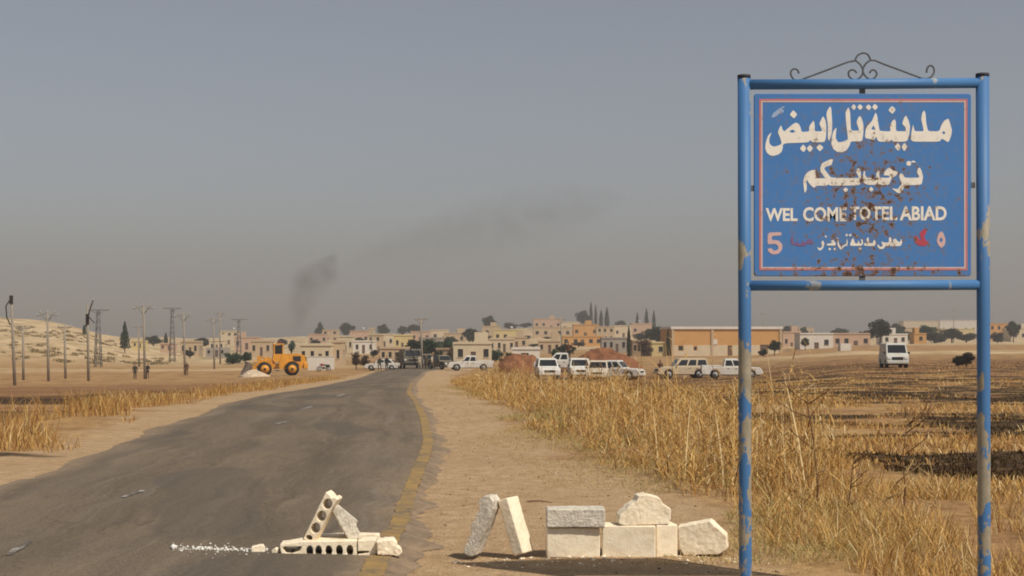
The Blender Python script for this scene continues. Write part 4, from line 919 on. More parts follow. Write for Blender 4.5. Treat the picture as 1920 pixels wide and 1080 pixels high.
m = MB(); m.box((0, -.05, h_+.25), (w_+.3, .5, .55)); m.box((0, 14, h_+.25), (w_+.3, .5, .55)); m.box((-w_/2, 7, h_+.25), (.5, 13.4, .55)); m.box((w_/2, 7, h_+.25), (.5, 13.4, .55)); m.build('parapet', HM['white'], DP)
m = MB(); m.box((0, 7, h_-.1), (w_-.4, 13.6, .2)); m.build('roof', M_ROOF, DP)
for xx_ in (8.9, w_-.35, .3): m = MB(); m.box((xx_-w_/2, -.1, h_/2), (.5, .2, h_-.05)); m.build('pilaster', HM['sand'], DP)
for o in ops:
    m = MB(); m.box(((o[0]+o[1])/2-w_/2, .14, (o[2]+o[3])/2), (o[1]-o[0], .04, o[3]-o[2])); m.build('door' if o[2] < .1 else 'window', M_DOOR if o[2] < .1 else M_PANE, DP)
m = MB(); m.box((9.5-w_/2, -.12, 3.2), (.9, .12, 1.1)); m.build('notice_board', HM['white'], DP)

# ------------------------------------------------------------------ trees
def leafmat(name, c):
    k = N(name); p = k.pos(); f = k.noise(p, 1.3, 4); a = k.mix(f, tuple(x*.6 for x in c), tuple(x*1.45 for x in c)); k.col(a); k.rough(.8); k.b.inputs['Specular IOR Level'].default_value = .15; return k.m
M_LEAF = [leafmat('evergreen_leaf', (.028, .045, .026)), leafmat('dark_olive_leaf', (.035, .043, .024)), leafmat('mid_green_leaf', (.028, .062, .028))]
M_BARK = mat_simple('bark', (.10, .075, .05), .3, 2, .95); M_SCRUB = leafmat('brown_scrub_leaf', (.085, .055, .032))
def crown_mesh(name, kind, n, seed, mat):
    """unit tree: height 1, crown width 1 (cypress: width .22)"""
    g = np.random.default_rng(seed); C_ = []
    if kind == 'cyp':
        t = g.random(n)**.85; r = .5*np.clip(np.sin(np.pi*np.clip(t*.93+.07, 0, 1))**.55, .05, 1)*(1-t*.55)
        a = g.random(n)*2*np.pi; rr = r*np.sqrt(g.random(n))*(.75+.35*vnoise(a*1.5, t*9, seed)); P_ = np.stack([rr*np.cos(a), rr*np.sin(a), .06+t*.94], -1); s_ = .055
    elif kind == 'con':
        t = g.random(n)**.8; r = .5*(1-t)**.8*(.65+.5*vnoise(t*14, t*0, seed)); a = g.random(n)*2*np.pi; rr = r*np.sqrt(g.random(n)); P_ = np.stack([rr*np.cos(a), rr*np.sin(a), .15+t*.85], -1); s_ = .05
    else:
        nl = 26 if kind == 'round' else 20; cs = []
        for i in range(nl):
            v = g.normal(size=3); v /= np.linalg.norm(v); v *= g.uniform(.15, .85)
            cz = .58+v[2]*.36 if kind == 'round' else .42+v[2]*.36
            cs.append((v[0]*.40, v[1]*.40, max(cz, .2), g.uniform(.12, .20)))
        cs = np.array(cs); k_ = g.integers(0, nl, n); v = g.normal(size=(n, 3)); v /= np.linalg.norm(v, axis=1)[:, None]
        P_ = cs[k_, :3]+v*(cs[k_, 3]*g.random(n)**.4)[:, None]*np.array([1, 1, .85 if kind == 'round' else .9]); s_ = .040; P_[:, 2] = np.clip(P_[:, 2], .04, 1)
    u = g.normal(size=(n, 3)); u /= np.linalg.norm(u, axis=1)[:, None]; w2 = np.cross(u, g.normal(size=(n, 3))); w2 /= np.linalg.norm(w2, axis=1)[:, None]
    sz = s_*g.uniform(.6, 1.3, (n, 1)); V = np.stack([P_-u*sz, P_+w2*sz*.6, P_+u*sz, P_-w2*sz*.6], 1)
    me = bpy.data.meshes.new(name); np_mesh(me, V.reshape(-1, 3), [np.arange(n*4).reshape(n, 4)], smooth=False); me.materials.append(mat); return me
def trunk_mesh(kind, seed, mat):
    g = random.Random(seed); m = MB(); top = .9 if kind in ('cyp', 'con') else .55; m.tube([(0, 0, -.08), (.01, 0, top*.4), (g.uniform(-.03, .03), 0, top)], [.035, .028, .012] if kind not in ('cyp',) else [.06, .05, .01], 7)
    if kind in ('round', 'bush'):
        for i in range(5):
            a = g.random()*6.28; z0 = g.uniform(.2, .45); m.tube([(0, 0, z0), (math.cos(a)*.14, math.sin(a)*.14, z0+.14), (math.cos(a)*.27, math.sin(a)*.27, z0+.26)], [.018, .012, .005], 5)
    return m.mesh('trunk', mat)
CR = {}
for kd, n in (('cyp', 1500), ('con', 1300), ('round', 3600), ('bush', 2600)):
    for v_ in range(2):
        for mi, mt in enumerate(M_LEAF if kd != 'con' else M_LEAF[:1]): CR[kd, v_, mi] = crown_mesh('crown', kd, n, 100+v_*7+len(kd), mt)
    CR[kd, 't'] = trunk_mesh(kd, 5, M_BARK)
CR['char'] = crown_mesh('crown', 'bush', 2200, 79, leafmat('charred_leaf', (.022, .016, .012)))
CR['scrub'] = crown_mesh('crown', 'bush', 1500, 77, M_SCRUB)
NT = 0
def tree(px, yt, yb, wpx, kind, label, mi=0, d=None, group='trees of the town', cat='tree', name=None, scrub=False):
    global NT
    if d is None: x, d = ground_hit(px, yb, 100)
    x = PX(px, d); z = float(gz(np.array([x]), np.array([d]))[0]); h_ = PZ(yt, d)-z; w_ = wpx/F*d*(1.38 if kind != 'cyp' else 1.05)
    root = empty(name or {'cyp': 'cypress_tree', 'con': 'conifer_tree', 'round': 'leafy_tree', 'bush': 'bush'}[kind], (x, d, z), (NT*2.3) % 6.28); NT += 1
    root.scale = (w_, w_, h_)
    if kind == 'con': mi = 0
    link('trunk', CR[kind, 't'], root); link('crown', CR['char'] if scrub == 'char' else CR['scrub'] if scrub else CR[kind, NT % 2, mi], root); tag(root, label, cat, group); return root
T_ = tree
T_(234, 604, 648, 19, 'con', 'lone dark cypress at the end of the bare hill', d=330); T_(158, 609, 631, 10, 'cyp', 'small dark cypress peeping over the bare hill', d=420)
T_(288, 628, 652, 30, 'round', 'round dark tree left of the second lattice pylon', 0, d=480); T_(311, 624, 648, 11, 'cyp', 'slim cypress touching the second lattice pylon', d=480); T_(380, 632, 657, 32, 'round', 'round tree between the two V armed poles and the cream block', 1, d=470)
T_(436, 654, 679, 34, 'bush', 'dark green hedge bush behind the loader bucket', 2, d=260, cat='bush'); T_(460, 651, 679, 26, 'bush', 'taller green bush right by the loader bucket', 2, d=262, cat='bush'); T_(548, 631, 650, 14, 'bush', 'small green bush seen over the loader hood', 2, d=420, cat='bush')
T_(600, 604, 632, 22, 'con', 'small dark conifer on the skyline by the smoke', d=720); T_(651, 600, 631, 26, 'round', 'square dark tree on the skyline', 0, d=720); T_(719, 606, 629, 21, 'round', 'round skyline tree right of the square dark one', 0, d=740)
T_(755, 608, 630, 16, 'round', 'smaller of the paired skyline trees', 0, d=760); T_(777, 607, 632, 30, 'round', 'broader of the paired skyline trees', 1, d=740); T_(738, 643, 658, 30, 'bush', 'low oval dark bush on the slope above the soldiers', 1, d=480, cat='bush')
T_(776, 634, 680, 38, 'round', 'bushy dark tree left of the pale crossbar pole at the road end', 1, d=250); T_(803, 630, 680, 40, 'round', 'bushy green tree right of the pale crossbar pole at the road end', 2, d=255); T_(838, 634, 676, 26, 'round', 'slender green tree left of the big cream house', 2, d=260)
T_(886, 611, 650, 36, 'round', 'big round dark tree above the big cream house', 1, d=470); T_(918, 590, 622, 23, 'round', 'tall rounded tree on the skyline left of the hilltop', 0, d=720); T_(955, 601, 617, 30, 'bush', 'low dark trees on the skyline left part of the clump', 1, d=830); T_(984, 601, 617, 28, 'bush', 'low dark trees on the skyline beside the pink hilltop house', 0, d=840)
T_(930, 648, 676, 24, 'bush', 'green bush right of the big cream house', 2, d=240, cat='bush'); T_(953, 655, 677, 18, 'bush', 'small green bush left of the white hut', 2, d=242, cat='bush'); T_(988, 627, 642, 19, 'bush', 'dark round bush on the hillside', 1, d=560, cat='bush')
T_(1043, 645, 672, 18, 'bush', 'green bush above the white pickup carrying a man', 2, d=240, cat='bush'); T_(1064, 640, 675, 32, 'round', 'grey green tree between the two red soil mounds', 1, d=245)
T_(1094, 580, 603, 25, 'round', 'round tree beside the hilltop cypresses', 0, d=860)
for px_, yt_, w_, lb in ((1108, 567, 9, 'tallest of the hilltop cypresses'), (1117, 572, 8, 'second hilltop cypress right of the tallest'), (1127, 581, 10, 'third hilltop cypress, shorter'), (1138, 577, 12, 'thickest and last hilltop cypress'), (1195, 586, 8, 'first slim cypress of the further row'), (1212, 579, 11, 'tallest cypress of the further row'), (1226, 582, 9, 'last cypress of the further row')): T_(px_, yt_, 608, w_, 'cyp', lb, 0, d=860)
T_(1179, 612, 672, 11, 'cyp', 'lone tall cypress beside the larger red soil mound', 1, d=262); T_(1231, 606, 648, 42, 'round', 'big spreading tree left of the ochre depot', 0, d=430); T_(1253, 617, 670, 12, 'cyp', 'dark cypress at the corner of the ochre depot', 1, d=292); T_(1208, 630, 668, 34, 'bush', 'brown leafless thicket between the lone cypress and the depot', 0, d=290, scrub=True, cat='bush')
T_(1280, 607, 622, 26, 'bush', 'tree top showing over the depot roof', 0, d=520); T_(1480, 607, 634, 30, 'round', 'blue green tree just right of the depot', 0, d=640); T_(1508, 611, 632, 13, 'round', 'small tree top further right of the depot', 0, d=660); T_(1576, 612, 632, 28, 'round', 'hazy tree behind the long pinkish house', 0, d=640)
T_(1510, 632, 655, 16, 'round', 'small tree in front of the white house with the dark doorway', 1, d=325); T_(1543, 628, 650, 22, 'round', 'tree beside the dark doorway of the white house', 1, d=345); T_(1452, 636, 668, 22, 'round', 'dark shrub tree before the far end of the depot', 1, d=270); T_(1432, 650, 670, 20, 'bush', 'grey bush against the depot wall right of the left post', 1, d=272, cat='bush')
T_(1650, 596, 645, 42, 'round', 'big round green tree left of the van', 1, d=360); T_(1682, 601, 636, 26, 'round', 'hazy tree right of the big round green tree', 0, d=600); T_(1716, 612, 642, 40, 'bush', 'green tree clump behind the small ochre cube house', 2, d=470); T_(1752, 616, 641, 48, 'bush', 'wide green tree clump left of the right sign post', 1, d=470); T_(1812, 618, 640, 40, 'bush', 'tree clump touching the right sign post', 1, d=480); T_(1690, 614, 643, 34, 'bush', 'green tree clump right behind the van roof', 2, d=460); T_(1735, 608, 636, 34, 'round', 'taller green tree amid the clump left of the right post', 2, d=480); T_(1785, 612, 640, 34, 'round', 'dense green tree nearest the right sign post', 1, d=475); T_(1625, 618, 646, 26, 'round', 'smaller tree left of the big round green tree', 0, d=420); T_(1870, 616, 640, 24, 'bush', 'bush in front of the ochre house at the right post', 1, d=450, cat='bush')
T_(822, 646, 684, 24, 'bush', 'dark bush behind the dark pickup', 1, d=225, cat='bush'); T_(752, 652, 684, 22, 'bush', 'dark bush behind the dark truck', 1, d=228, cat='bush'); T_(700, 650, 676, 20, 'bush', 'bush above the white car at the road end', 1, d=300, cat='bush'); T_(640, 640, 662, 18, 'round', 'small tree right of the narrow sand house', 1, d=420); T_(528, 634, 652, 20, 'round', 'small tree behind the loader cab', 0, d=480); T_(868, 616, 634, 20, 'round', 'small tree left of the big round dark one', 0, d=640); T_(1145, 634, 652, 20, 'bush', 'bush above the grey house', 1, d=480, cat='bush'); T_(1025, 630, 648, 16, 'bush', 'little dark bush below the long sand house', 1, d=560, cat='bush'); T_(1165, 600, 618, 22, 'round', 'round tree between the two cypress groups', 0, d=840)
T_(495, 644, 664, 22, 'round', 'tree behind the loader cab, lower than the houses', 1, d=400); T_(590, 636, 656, 20, 'round', 'tree in front of the pink house under the smoke', 1, d=470); T_(672, 630, 654, 20, 'round', 'tree between the pink skyline house and the whitewashed house', 1, d=500); T_(728, 634, 654, 22, 'round', 'tree amid the houses above the long sand house', 1, d=520); T_(812, 630, 650, 22, 'round', 'tree before the cream skyline house', 1, d=520); T_(846, 630, 652, 22, 'round', 'tree left of the big cream house roof', 1, d=480); T_(910, 626, 646, 20, 'round', 'tree amid the hillside houses right of the big round one', 1, d=520); T_(1000, 642, 660, 22, 'bush', 'bush behind the white hut', 1, d=420, cat='bush'); T_(1085, 640, 660, 24, 'round', 'tree above the larger red soil mound', 1, d=420); T_(1112, 650, 672, 26, 'bush', 'dark bush over the top of the larger mound', 1, d=300, cat='bush'); T_(1200, 622, 644, 22, 'round', 'tree left of the big spreading tree', 1, d=520); T_(356, 650, 670, 24, 'bush', 'bush before the sand house behind the second pylon', 1, d=330, cat='bush')
T_(1900, 596, 634, 23, 'round', 'upright dark tree right of the right sign post', 1, d=480)
T_(668, 652, 693, 22, 'bush', 'brown scrub on the bank at the road end', 0, d=185, scrub=True, cat='bush', group='bushes by the road'); T_(684, 660, 692, 24, 'bush', 'lower brown scrub beside the white car', 0, d=188, scrub=True, cat='bush', group='bushes by the road')
# soil mounds
M_SOIL = mat_simple('red_soil', (.20, .085, .042), .4, 1.2, .95, .1, .6)
M_RUBBLE = mat_simple('pale_rubble', (.50, .39, .27), .35, 2.5, .95, .1, .6)
def mound(px, yb, wpx, hpx, d, label, seed, mat=None):
    x = PX(px, d); z = float(base_z(x, d)); w_ = wpx/F*d; h_ = hpx/F*d; n = 40; a = np.linspace(-1, 1, n); XX, YY = np.meshgrid(a, a)
    r = np.sqrt(XX**2+YY**2); Z = h_*np.clip(1-r, 0, 1)**.55*(.45+.95*fbm(XX*2+seed, YY*2, seed, 4))-.3*(r > .97)-.05
    me = bpy.data.meshes.new('soil_mound'); i2 = np.arange(n*n).reshape(n, n); np_mesh(me, np.stack([XX*w_/2, YY*w_*.4, Z], -1).reshape(-1, 3), [np.stack([i2[:-1, :-1], i2[:-1, 1:], i2[1:, 1:], i2[1:, :-1]], -1).reshape(-1, 4)])
    o = link('soil_mound', me, None, mat or M_SOIL); o.location = (x, d, z); tag(o, label, 'mound', 'mounds of red soil')
mound(976, 692, 104, 44, 150, 'smaller red soil mound in front of the white hut', 3); mound(1128, 692, 170, 54, 150, 'larger red soil mound behind the parked pickups', 6); mound(478, 705, 60, 14, 156, 'low pale heap of rubble under the loader bucket', 9, M_RUBBLE)
# burnt heap in the field at the right
M_CHAR = mat_simple('charred', (.035, .026, .02), .4, 2, .95)
T_(1812, 655, 690, 38, 'bush', 'dark charred bush in the field left of the right sign post', 0, d=118, scrub='char', cat='bush', group='bushes by the road')
T_(1795, 668, 691, 20, 'bush', 'lower charred bush beside the dark one in the field', 0, d=117, scrub='char', cat='bush', group='bushes by the road')

# ------------------------------------------------------------------ poles and pylons
M_POLEC = mat_simple('weathered_pole', (.27, .23, .18), .2, 1.5, .9); M_STEEL = mat_simple('galvanised_steel', (.16, .155, .15), .2, 2, .6)
def pole(px, yt, pxb, yb, kind, label, d=None, mat=None, name='utility_pole', group='utility poles by the hill'):
    if d is None: _, d = ground_hit(pxb, yb, 60)
    x = PX(pxb, d); z = float(gz(np.array([x]), np.array([d]))[0]); root = empty(name, (x, d, z)); h_ = PZ(yt, d)-z; dx = PX(px, d)-x; mat = mat or M_POLEC
    m = MB()
    if kind in ('lattice',):
        for sx_ in (-1, 1):
            for sy_ in (-1, 1): m.tube([(sx_*.55, sy_*.55, -.3), (sx_*.22, sy_*.22, h_)], .06, 4)
        k_ = int(h_/1.1)
        for i in range(k_):
            za, zb = h_*i/k_, h_*(i+1)/k_; wa = .55-.33*i/k_; wb = .55-.33*(i+1)/k_
            for s_ in (-1, 1):
                m.tube([(-s_*wa, -wa, za), (s_*wb, -wb, zb)], .03, 4); m.tube([(-s_*wa, wa, za), (s_*wb, wb, zb)], .03, 4); m.tube([(wa, -s_*wa, za), (wb, s_*wb, zb)], .03, 4); m.tube([(-wa, -s_*wa, za), (-wb, s_*wb, zb)], .03, 4)
        m.build('lattice_mast', mat, root)
    else:
        m.tube([(0, 0, -.4), (dx*.5, 0, h_*.5), (dx, 0, h_)], [.15, .125, .10], 10); m.build('mast', mat, root)
    m = MB(); ins = []
    if kind in ('T', 'lattice'):
        a_w = .8 if kind == 'T' else 1.9; m.box((dx, 0, h_-.12), (a_w*2, .12, .16)); m.tube([(dx-a_w*.6, 0, h_-.15), (dx, 0, h_-.9)], .04, 4); m.tube([(dx+a_w*.6, 0, h_-.15), (dx, 0, h_-.9)], .04, 4); ins = [(dx-a_w+.1, h_+.1), (dx+a_w-.1, h_+.1), (dx, h_+.1)]
    elif kind == 'V':
        for s_ in (-1, 1): m.tube([(dx, 0, h_-1.0), (dx+s_*.55, 0, h_-.25), (dx+s_*.75, 0, h_)], .055, 6); m.tube([(dx+s_*.55, 0, h_-.25), (dx+s_*1.15, 0, h_-.35)], .045, 6)
        m.tube([(dx-.55, 0, h_-.25), (dx, 0, h_-.02), (dx+.55, 0, h_-.25)], .04, 6); ins = [(dx-.78, h_+.1), (dx+.78, h_+.1), (dx, h_+.1), (dx-1.15, h_-.25), (dx+1.15, h_-.25)]
    elif kind == 'broken':
        m.tube([(dx+.05, 0, h_-.05), (dx-.45, -.1, h_-.9), (dx-.35, -.15, h_-1.9), (dx-.05, -.1, h_-2.6)], .06, 6); m.box((dx, 0, h_-.3), (.26, .26, .8)); ins = [(dx-.1, h_+.05)]
    elif kind == 'tilt':
        m.tube([(dx-.15, -.1, h_-2.3), (dx+.25, -.1, h_-.6), (dx+.62, -.1, h_+.5)], .07, 6); m.tube([(dx-.1, 0, h_-1.), (dx+.75, 0, h_-1.9)], .05, 6); m.box((dx, 0, h_-1.5), (.3, .3, 1.1)); ins = [(dx+.62, h_+.55)]
    elif kind == 'lamp':
        m.box((dx, 0, h_), (5., .3, .28)); m.tube([(dx-1.4, 0, h_), (dx, 0, h_-.9)], .05, 4)
    m.build('crossarm', mat if kind != 'broken' and kind != 'tilt' else M_CHAR, root)
    for (ix, iz) in ins: m = MB(); m.tube([(ix, 0, iz-.12), (ix, 0, iz+.12)], [.06, .045], 6); m.build('insulator', M_TANK, root)
    tag(root, label, 'pylon' if kind == 'lattice' else 'pole', group); return root
pole(21, 556, 28, 722, 'broken', 'leftmost pole with a broken dark fitting hanging from its top'); pole(43, 614, 44, 718, 'T', 'short pole just right of the leftmost broken pole', d=158); pole(89, 586, 91, 715, 'V', 'slim pole with faint V arms left of the tilted arm pole', d=150); pole(121, 612, 123, 714, 'T', 'short plain pole between the slim pole and the tilted arm pole', d=162)
pole(164, 572, 166, 714, 'tilt', 'pole with a dark tilted arm at its top before the bare hill'); pole(269, 573, 272, 711, 'V', 'tall pole with clear V arms right of the hill end', d=151); pole(344, 589, 347, 702, 'V', 'pole with small V arms right of the second lattice pylon', d=175); pole(400, 597, 402, 690, 'V', 'faint V armed pole left of the loader', d=215); pole(412, 586, 413, 670, 'V', 'fainter farther V armed pole left of the loader', d=262); pole(260, 612, 261, 690, 'T', 'thin far pole beside the tall V armed pole', d=240)
pole(184, 580, 184, 705, 'lattice', 'lattice pylon with T arm beside the tilted arm pole', d=235, mat=M_STEEL, name='lattice_pylon', group='lattice pylons'); pole(323, 577, 323, 660, 'lattice', 'second lattice pylon, dark against the sky', d=285, mat=M_STEEL, name='lattice_pylon', group='lattice pylons'); pole(448, 598, 448, 650, 'lattice', 'short dark lattice pylon left of the loader cab', d=330, mat=M_STEEL, name='lattice_pylon', group='lattice pylons')
pole(789, 597, 792, 692, 'T', 'pale tall pole with crossbar at the road end', d=172, group='poles in the town'); pole(697, 617, 697, 662, 'T', 'dark pole among the houses above the soldiers', d=330, group='poles in the town'); pole(1052, 598, 1053, 668, 'T', 'thin pale pole rising above the white pickup carrying a man', d=250, group='poles in the town'); pole(1788, 580, 1788, 640, 'T', 'mast on the far right skyline', d=500, group='poles in the town'); pole(1430, 588, 1430, 622, 'T', 'pole sticking up behind the depot roof', d=420, group='poles in the town')
# ------------------------------------------------------------------ vehicles
def carpaint(name, c, rough=.45):
    k = N(name); p = k.pos(obj=True); f = k.noise(p, 1.6, 5, .6); a = k.mix(k.ramp(f, [(.36, .05), (.72, .6)]), c, (.42, .33, .22)); k.col(a); k.rough(rough); k.b.inputs['Specular IOR Level'].default_value = .4; return k.m
P_WHITE = carpaint('dusty_white_paint', (.68, .66, .61)); P_TAN = carpaint('tan_paint', (.50, .40, .27), .6); P_BEIGE = carpaint('beige_paint', (.62, .55, .43)); P_DARK = carpaint('dark_olive_paint', (.045, .042, .03), .7)
P_VAN = carpaint('dusty_grey_white_paint', (.52, .54, .50))
M_GLASS = mat_simple('car_glass', (.012, .014, .016), .1, 1, .12, .6); M_RUB = mat_simple('tyre_rubber', (.022, .021, .02), .2, 8, .9); M_RIM = mat_simple('wheel_rim', (.30, .29, .27), .2, 5, .45); M_BLACK = mat_simple('black_trim', (.02, .02, .02), .2, 5, .7); M_LAMP = mat_simple('lamp_glass', (.62, .62, .60), .1, 5, .2, .6); M_RED = mat_simple('red_lamp', (.35, .02, .02), .1, 5, .3)
def loft(mb, secs, mi=0):
    """secs: list of (x, [(y,z)...]) rings of equal length"""
    n = len(secs[0][1]); vs = []; fs = []
    for x, ring_ in secs: vs += [(x, y, z) for y, z in ring_]
    for i in range(len(secs)-1):
        for k_ in range(n): fs.append((i*n+k_, i*n+(k_+1) % n, (i+1)*n+(k_+1) % n, (i+1)*n+k_))
    fs.append(tuple(range(n-1, -1, -1))); fs.append(tuple((len(secs)-1)*n+k_ for k_ in range(n))); mb.add(vs, fs, mi)
def arch(cx, r, z0, n=8): return [(cx-r*math.cos(math.pi*i/n), z0+r*math.sin(math.pi*i/n)) for i in range(n+1)]
def wheel(root, x, y, r, wd, mat_rim=None):
    m = MB(); m.tube([(x, y-wd/2, r), (x, y+wd/2, r)], r, 20); w_ = m.build('wheel', M_RUB, root); s_ = 1 if y > 0 else -1
    m = MB(); m.tube([(x, y+s_*(wd/2-.02), r), (x, y+s_*(wd/2+.012), r)], r*.62, 16); m.build('rim', mat_rim or M_RIM, w_)
    m = MB(); m.tube([(x, y+s_*(wd/2+.004), r), (x, y+s_*(wd/2+.03), r)], r*.2, 10); m.build('hub', M_BLACK, w_)
def vehicle(kind, px, d, yaw, paintm, label, name, z=None, gun=False):
    x = PX(px, d); zz = float(gz(np.array([x]), np.array([d]))[0]) if z is None else z
    root = empty(name, (x, d, zz+.02), yaw)
    W = {'pickup': 1.78, 'suv': 1.85, 'van': 1.70, 'car': 1.68, 'truck': 2.35}[kind]; r = {'pickup': .38, 'suv': .39, 'van': .32, 'car': .30, 'truck': .50}[kind]; hw = W/2
    if kind == 'pickup': L0, L1, xf, xr, belt, sill = -2.62, 2.58, 1.62, -1.45, 1.08, .42; cab = [(-.72, .02), (-.60, 1.), (.55, 1.), (1.10, .02)]; roof = 1.76
    elif kind == 'suv': L0, L1, xf, xr, belt, sill = -2.35, 2.45, 1.50, -1.35, 1.12, .42; cab = [(-2.28, .02), (-2.12, 1.), (.42, 1.), (.98, .02)]; roof = 1.86
    elif kind == 'van': L0, L1, xf, xr, belt, sill = -2.3, 2.3, 1.55, -1.3, 1.12, .36; cab = [(-2.25, .02), (-2.15, 1.), (1.35, 1.), (2.02, .02)]; roof = 1.98
    elif kind == 'truck': L0, L1, xf, xr, belt, sill = -3.2, 3.2, 2.25, -2.1, 1.55, .62; cab = [(1.1, .02), (1.2, 1.), (2.6, 1.), (3.05, .02)]; roof = 2.55
    else: L0, L1, xf, xr, belt, sill = -2.1, 2.1, 1.3, -1.25, .88, .30; cab = [(-1.75, .02), (-1.1, 1.), (.35, 1.), (1.05, .02)]; roof = 1.40
    hood = belt-(.02 if kind != 'van' else .0)
    low = [(L0+.06, sill)]+arch(xr, r+.07, sill-.02)+arch(xf, r+.07, sill-.02)+[(L1-.06, sill)]
    up = [(L1, sill+.22), (L1-.03, hood-.22), (L1-.18, hood-.07), (cab[3][0]+.05, hood), (L0+.05, belt), (L0, belt-.12)]
    m = MB(); m.prism(low+up, -hw, hw); 
    bm = bmesh.new(); me = m.mesh('body', paintm); bm.from_mesh(me); es = [e for e in bm.edges if abs(abs(e.verts[0].co.y)-hw) < 1e-4 and abs(e.verts[0].co.y-e.verts[1].co.y) < 1e-4 and min(e.verts[0].co.z, e.verts[1].co.z) > sill+.15]
    bmesh.ops.bevel(bm, geom=es, offset=.06, segments=2, profile=.6, affect='EDGES'); bm.to_mesh(me); bm.free(); link('body', me, root)
    m = MB(); m.box(((L0+L1)/2, 0, sill+.02), (L1-L0-.5, W-.25, .22)); m.build('underbody', M_BLACK, root)
    # greenhouse with tapered sides
    tw = hw-.17 if kind != 'van' else hw-.10; b0 = belt-.03; bw = hw-.03
    X0, X1, X2, X3 = cab[0][0], cab[1][0], cab[2][0], cab[3][0]
    def corner(x, w_, z): return [(x, -w_, z), (x, w_, z)]
    vs = corner(X0, bw, b0)+corner(X3, bw, b0)+corner(X1, tw, roof-.05)+corner(X2, tw, roof-.05)+corner(X1+.10, tw-.10, roof)+corner(X2-.10, tw-.10, roof)
    fs = [(0, 1, 3, 2), (0, 2, 6, 4), (1, 5, 7, 3), (0, 4, 5, 1), (2, 3, 7, 6), (4, 6, 10, 8), (5, 9, 11, 7), (4, 8, 9, 5), (6, 7, 11, 10), (8, 10, 11, 9)]
    m = MB(); m.add(vs, fs); cabo = m.build('cabin', paintm, root)
    def lerp(a, b, t): return a+(b-a)*t
    z0, z1 = .16, .86
    def side(t, u): # t along 0..1, u up 0..1
        xa = lerp(X0, X1, u); xb = lerp(X3, X2, u); return lerp(xa, xb, t), lerp(bw, tw, u), lerp(b0, roof-.05, u)
    nw = {'pickup': [(.07, .47), (.53, .90)], 'suv': [(.04, .33), (.37, .62), (.66, .93)], 'van': [(.05, .32), (.36, .63), (.68, .93)], 'car': [(.10, .48), (.53, .90)], 'truck': [(.15, .80)]}[kind]
    for s_ in (-1, 1):
        for (ta, tb) in nw:
            q_ = [side(ta, z0), side(tb, z0), side(min(tb, tb-.02), z1), side(ta+.01, z1)]; m = MB(); m.add([(a, s_*(b+.012), c_) for a, b, c_ in q_]+[(a, s_*(b-.02), c_) for a, b, c_ in q_], [(0, 1, 2, 3), (4, 7, 6, 5), (0, 4, 5, 1), (1, 5, 6, 2), (2, 6, 7, 3), (3, 7, 4, 0)]); m.build('side_window', M_GLASS, cabo)
    for (xa, xb, nm, sg) in ((X3, X2, 'windscreen', 1), (X0, X1, 'rear_window', -1)):
        q_ = []
        for (yy_, u) in ((-.88, .14), (.88, .14), (.88, .88), (-.88, .88)): q_.append((lerp(xa, xb, u)+sg*.012, yy_*lerp(bw, tw, u), lerp(b0, roof-.05, u)+.006))
        m = MB(); m.add(q_+[(a-sg*.03, b, c_-.01) for a, b, c_ in q_], [(0, 1, 2, 3), (4, 7, 6, 5), (0, 4, 5, 1), (1, 5, 6, 2), (2, 6, 7, 3), (3, 7, 4, 0)]); m.build(nm, M_GLASS, cabo)
    if kind in ('pickup', 'truck'):
        # bed interior as a dark recessed well with raised sides
        xe = X0-.08; zt = belt+(.0 if kind == 'pickup' else .35)
        if kind == 'pickup':
            m = MB(); m.box(((L0+xe)/2+.02, 0, belt+.002), (xe-L0-.22, W-.26, .012)); m.build('bed_floor', M_BLACK, root)
            m = MB()
            for s_ in (-1, 1): m.box(((L0+xe)/2, s_*(hw-.07), belt+.05), (xe-L0-.06, .08, .10), 0, None, .02)
            m.box((L0+.07, 0, belt+.05), (.07, W-.2, .10), 0, None, .02); m.build('bed_rail', paintm, root)
        else:
            m = MB(); 
            for s_ in (-1, 1): m.box(((L0+xe)/2, s_*(hw-.04), belt+.45), (xe-L0-.1, .07, .9))
            m.box((L0+.05, 0, belt+.45), (.07, W-.2, .9)); m.box((xe-.05, 0, belt+.5), (.07, W-.2, 1.0)); m.build('cargo_side', paintm, root)
    for xx_ in (xf, xr):
        for s_ in (-1, 1): wheel(root, xx_, s_*(hw-.11), r, .24, M_RIM)
    m = MB(); m.box((L1-.005, 0, hood-.34), (.05, W*.5, .22), 0, None, .015); m.build('grille', M_BLACK, root)
    m = MB(); m.box((L1+.02, 0, sill+.12), (.14, W-.06, .22), 0, None, .04); m.build('bumper', M_BLACK if kind in ('truck',) else paintm, root)
    m = MB(); m.box((L0-.02, 0, sill+.12), (.10, W-.1, .16), 0, None, .03); m.build('bumper', M_BLACK, root)
    for s_ in (-1, 1):
        m = MB(); m.box((L1-.01, s_*(hw-.2), hood-.33), (.06, .26, .18), 0, None, .03); m.build('headlight', M_LAMP, root)
        m = MB(); m.box((L0, s_*(hw-.1), belt-.3), (.04, .12, .24), 0, None, .02); m.build('tail_light', M_RED, root)
        m = MB(); m.box((X3-.25, s_*(hw+.08), belt+.10), (.08, .17, .16), 0, None, .03); m.build('mirror', M_BLACK, root)
        for dxh in ((.20, -.55) if kind != 'truck' else (1.7,)):
            m = MB(); m.box((lerp(X0, X3, .5)+dxh*.9, s_*(hw+.008), belt-.18), (.16, .03, .035)); m.build('door_handle', M_BLACK, root)
    if gun:
        m = MB(); m.tube([(-1.5, 0, belt+.02), (-1.5, 0, belt+.75)], .07, 8); m.box((-1.5, 0, belt+.85), (.5, .22, .22), 0, None, .03); m.tube([(-1.6, 0, belt+.9), (-2.9, 0, belt+1.15)], [.05, .03], 8); m.build('gun_mount', M_BLACK, root)
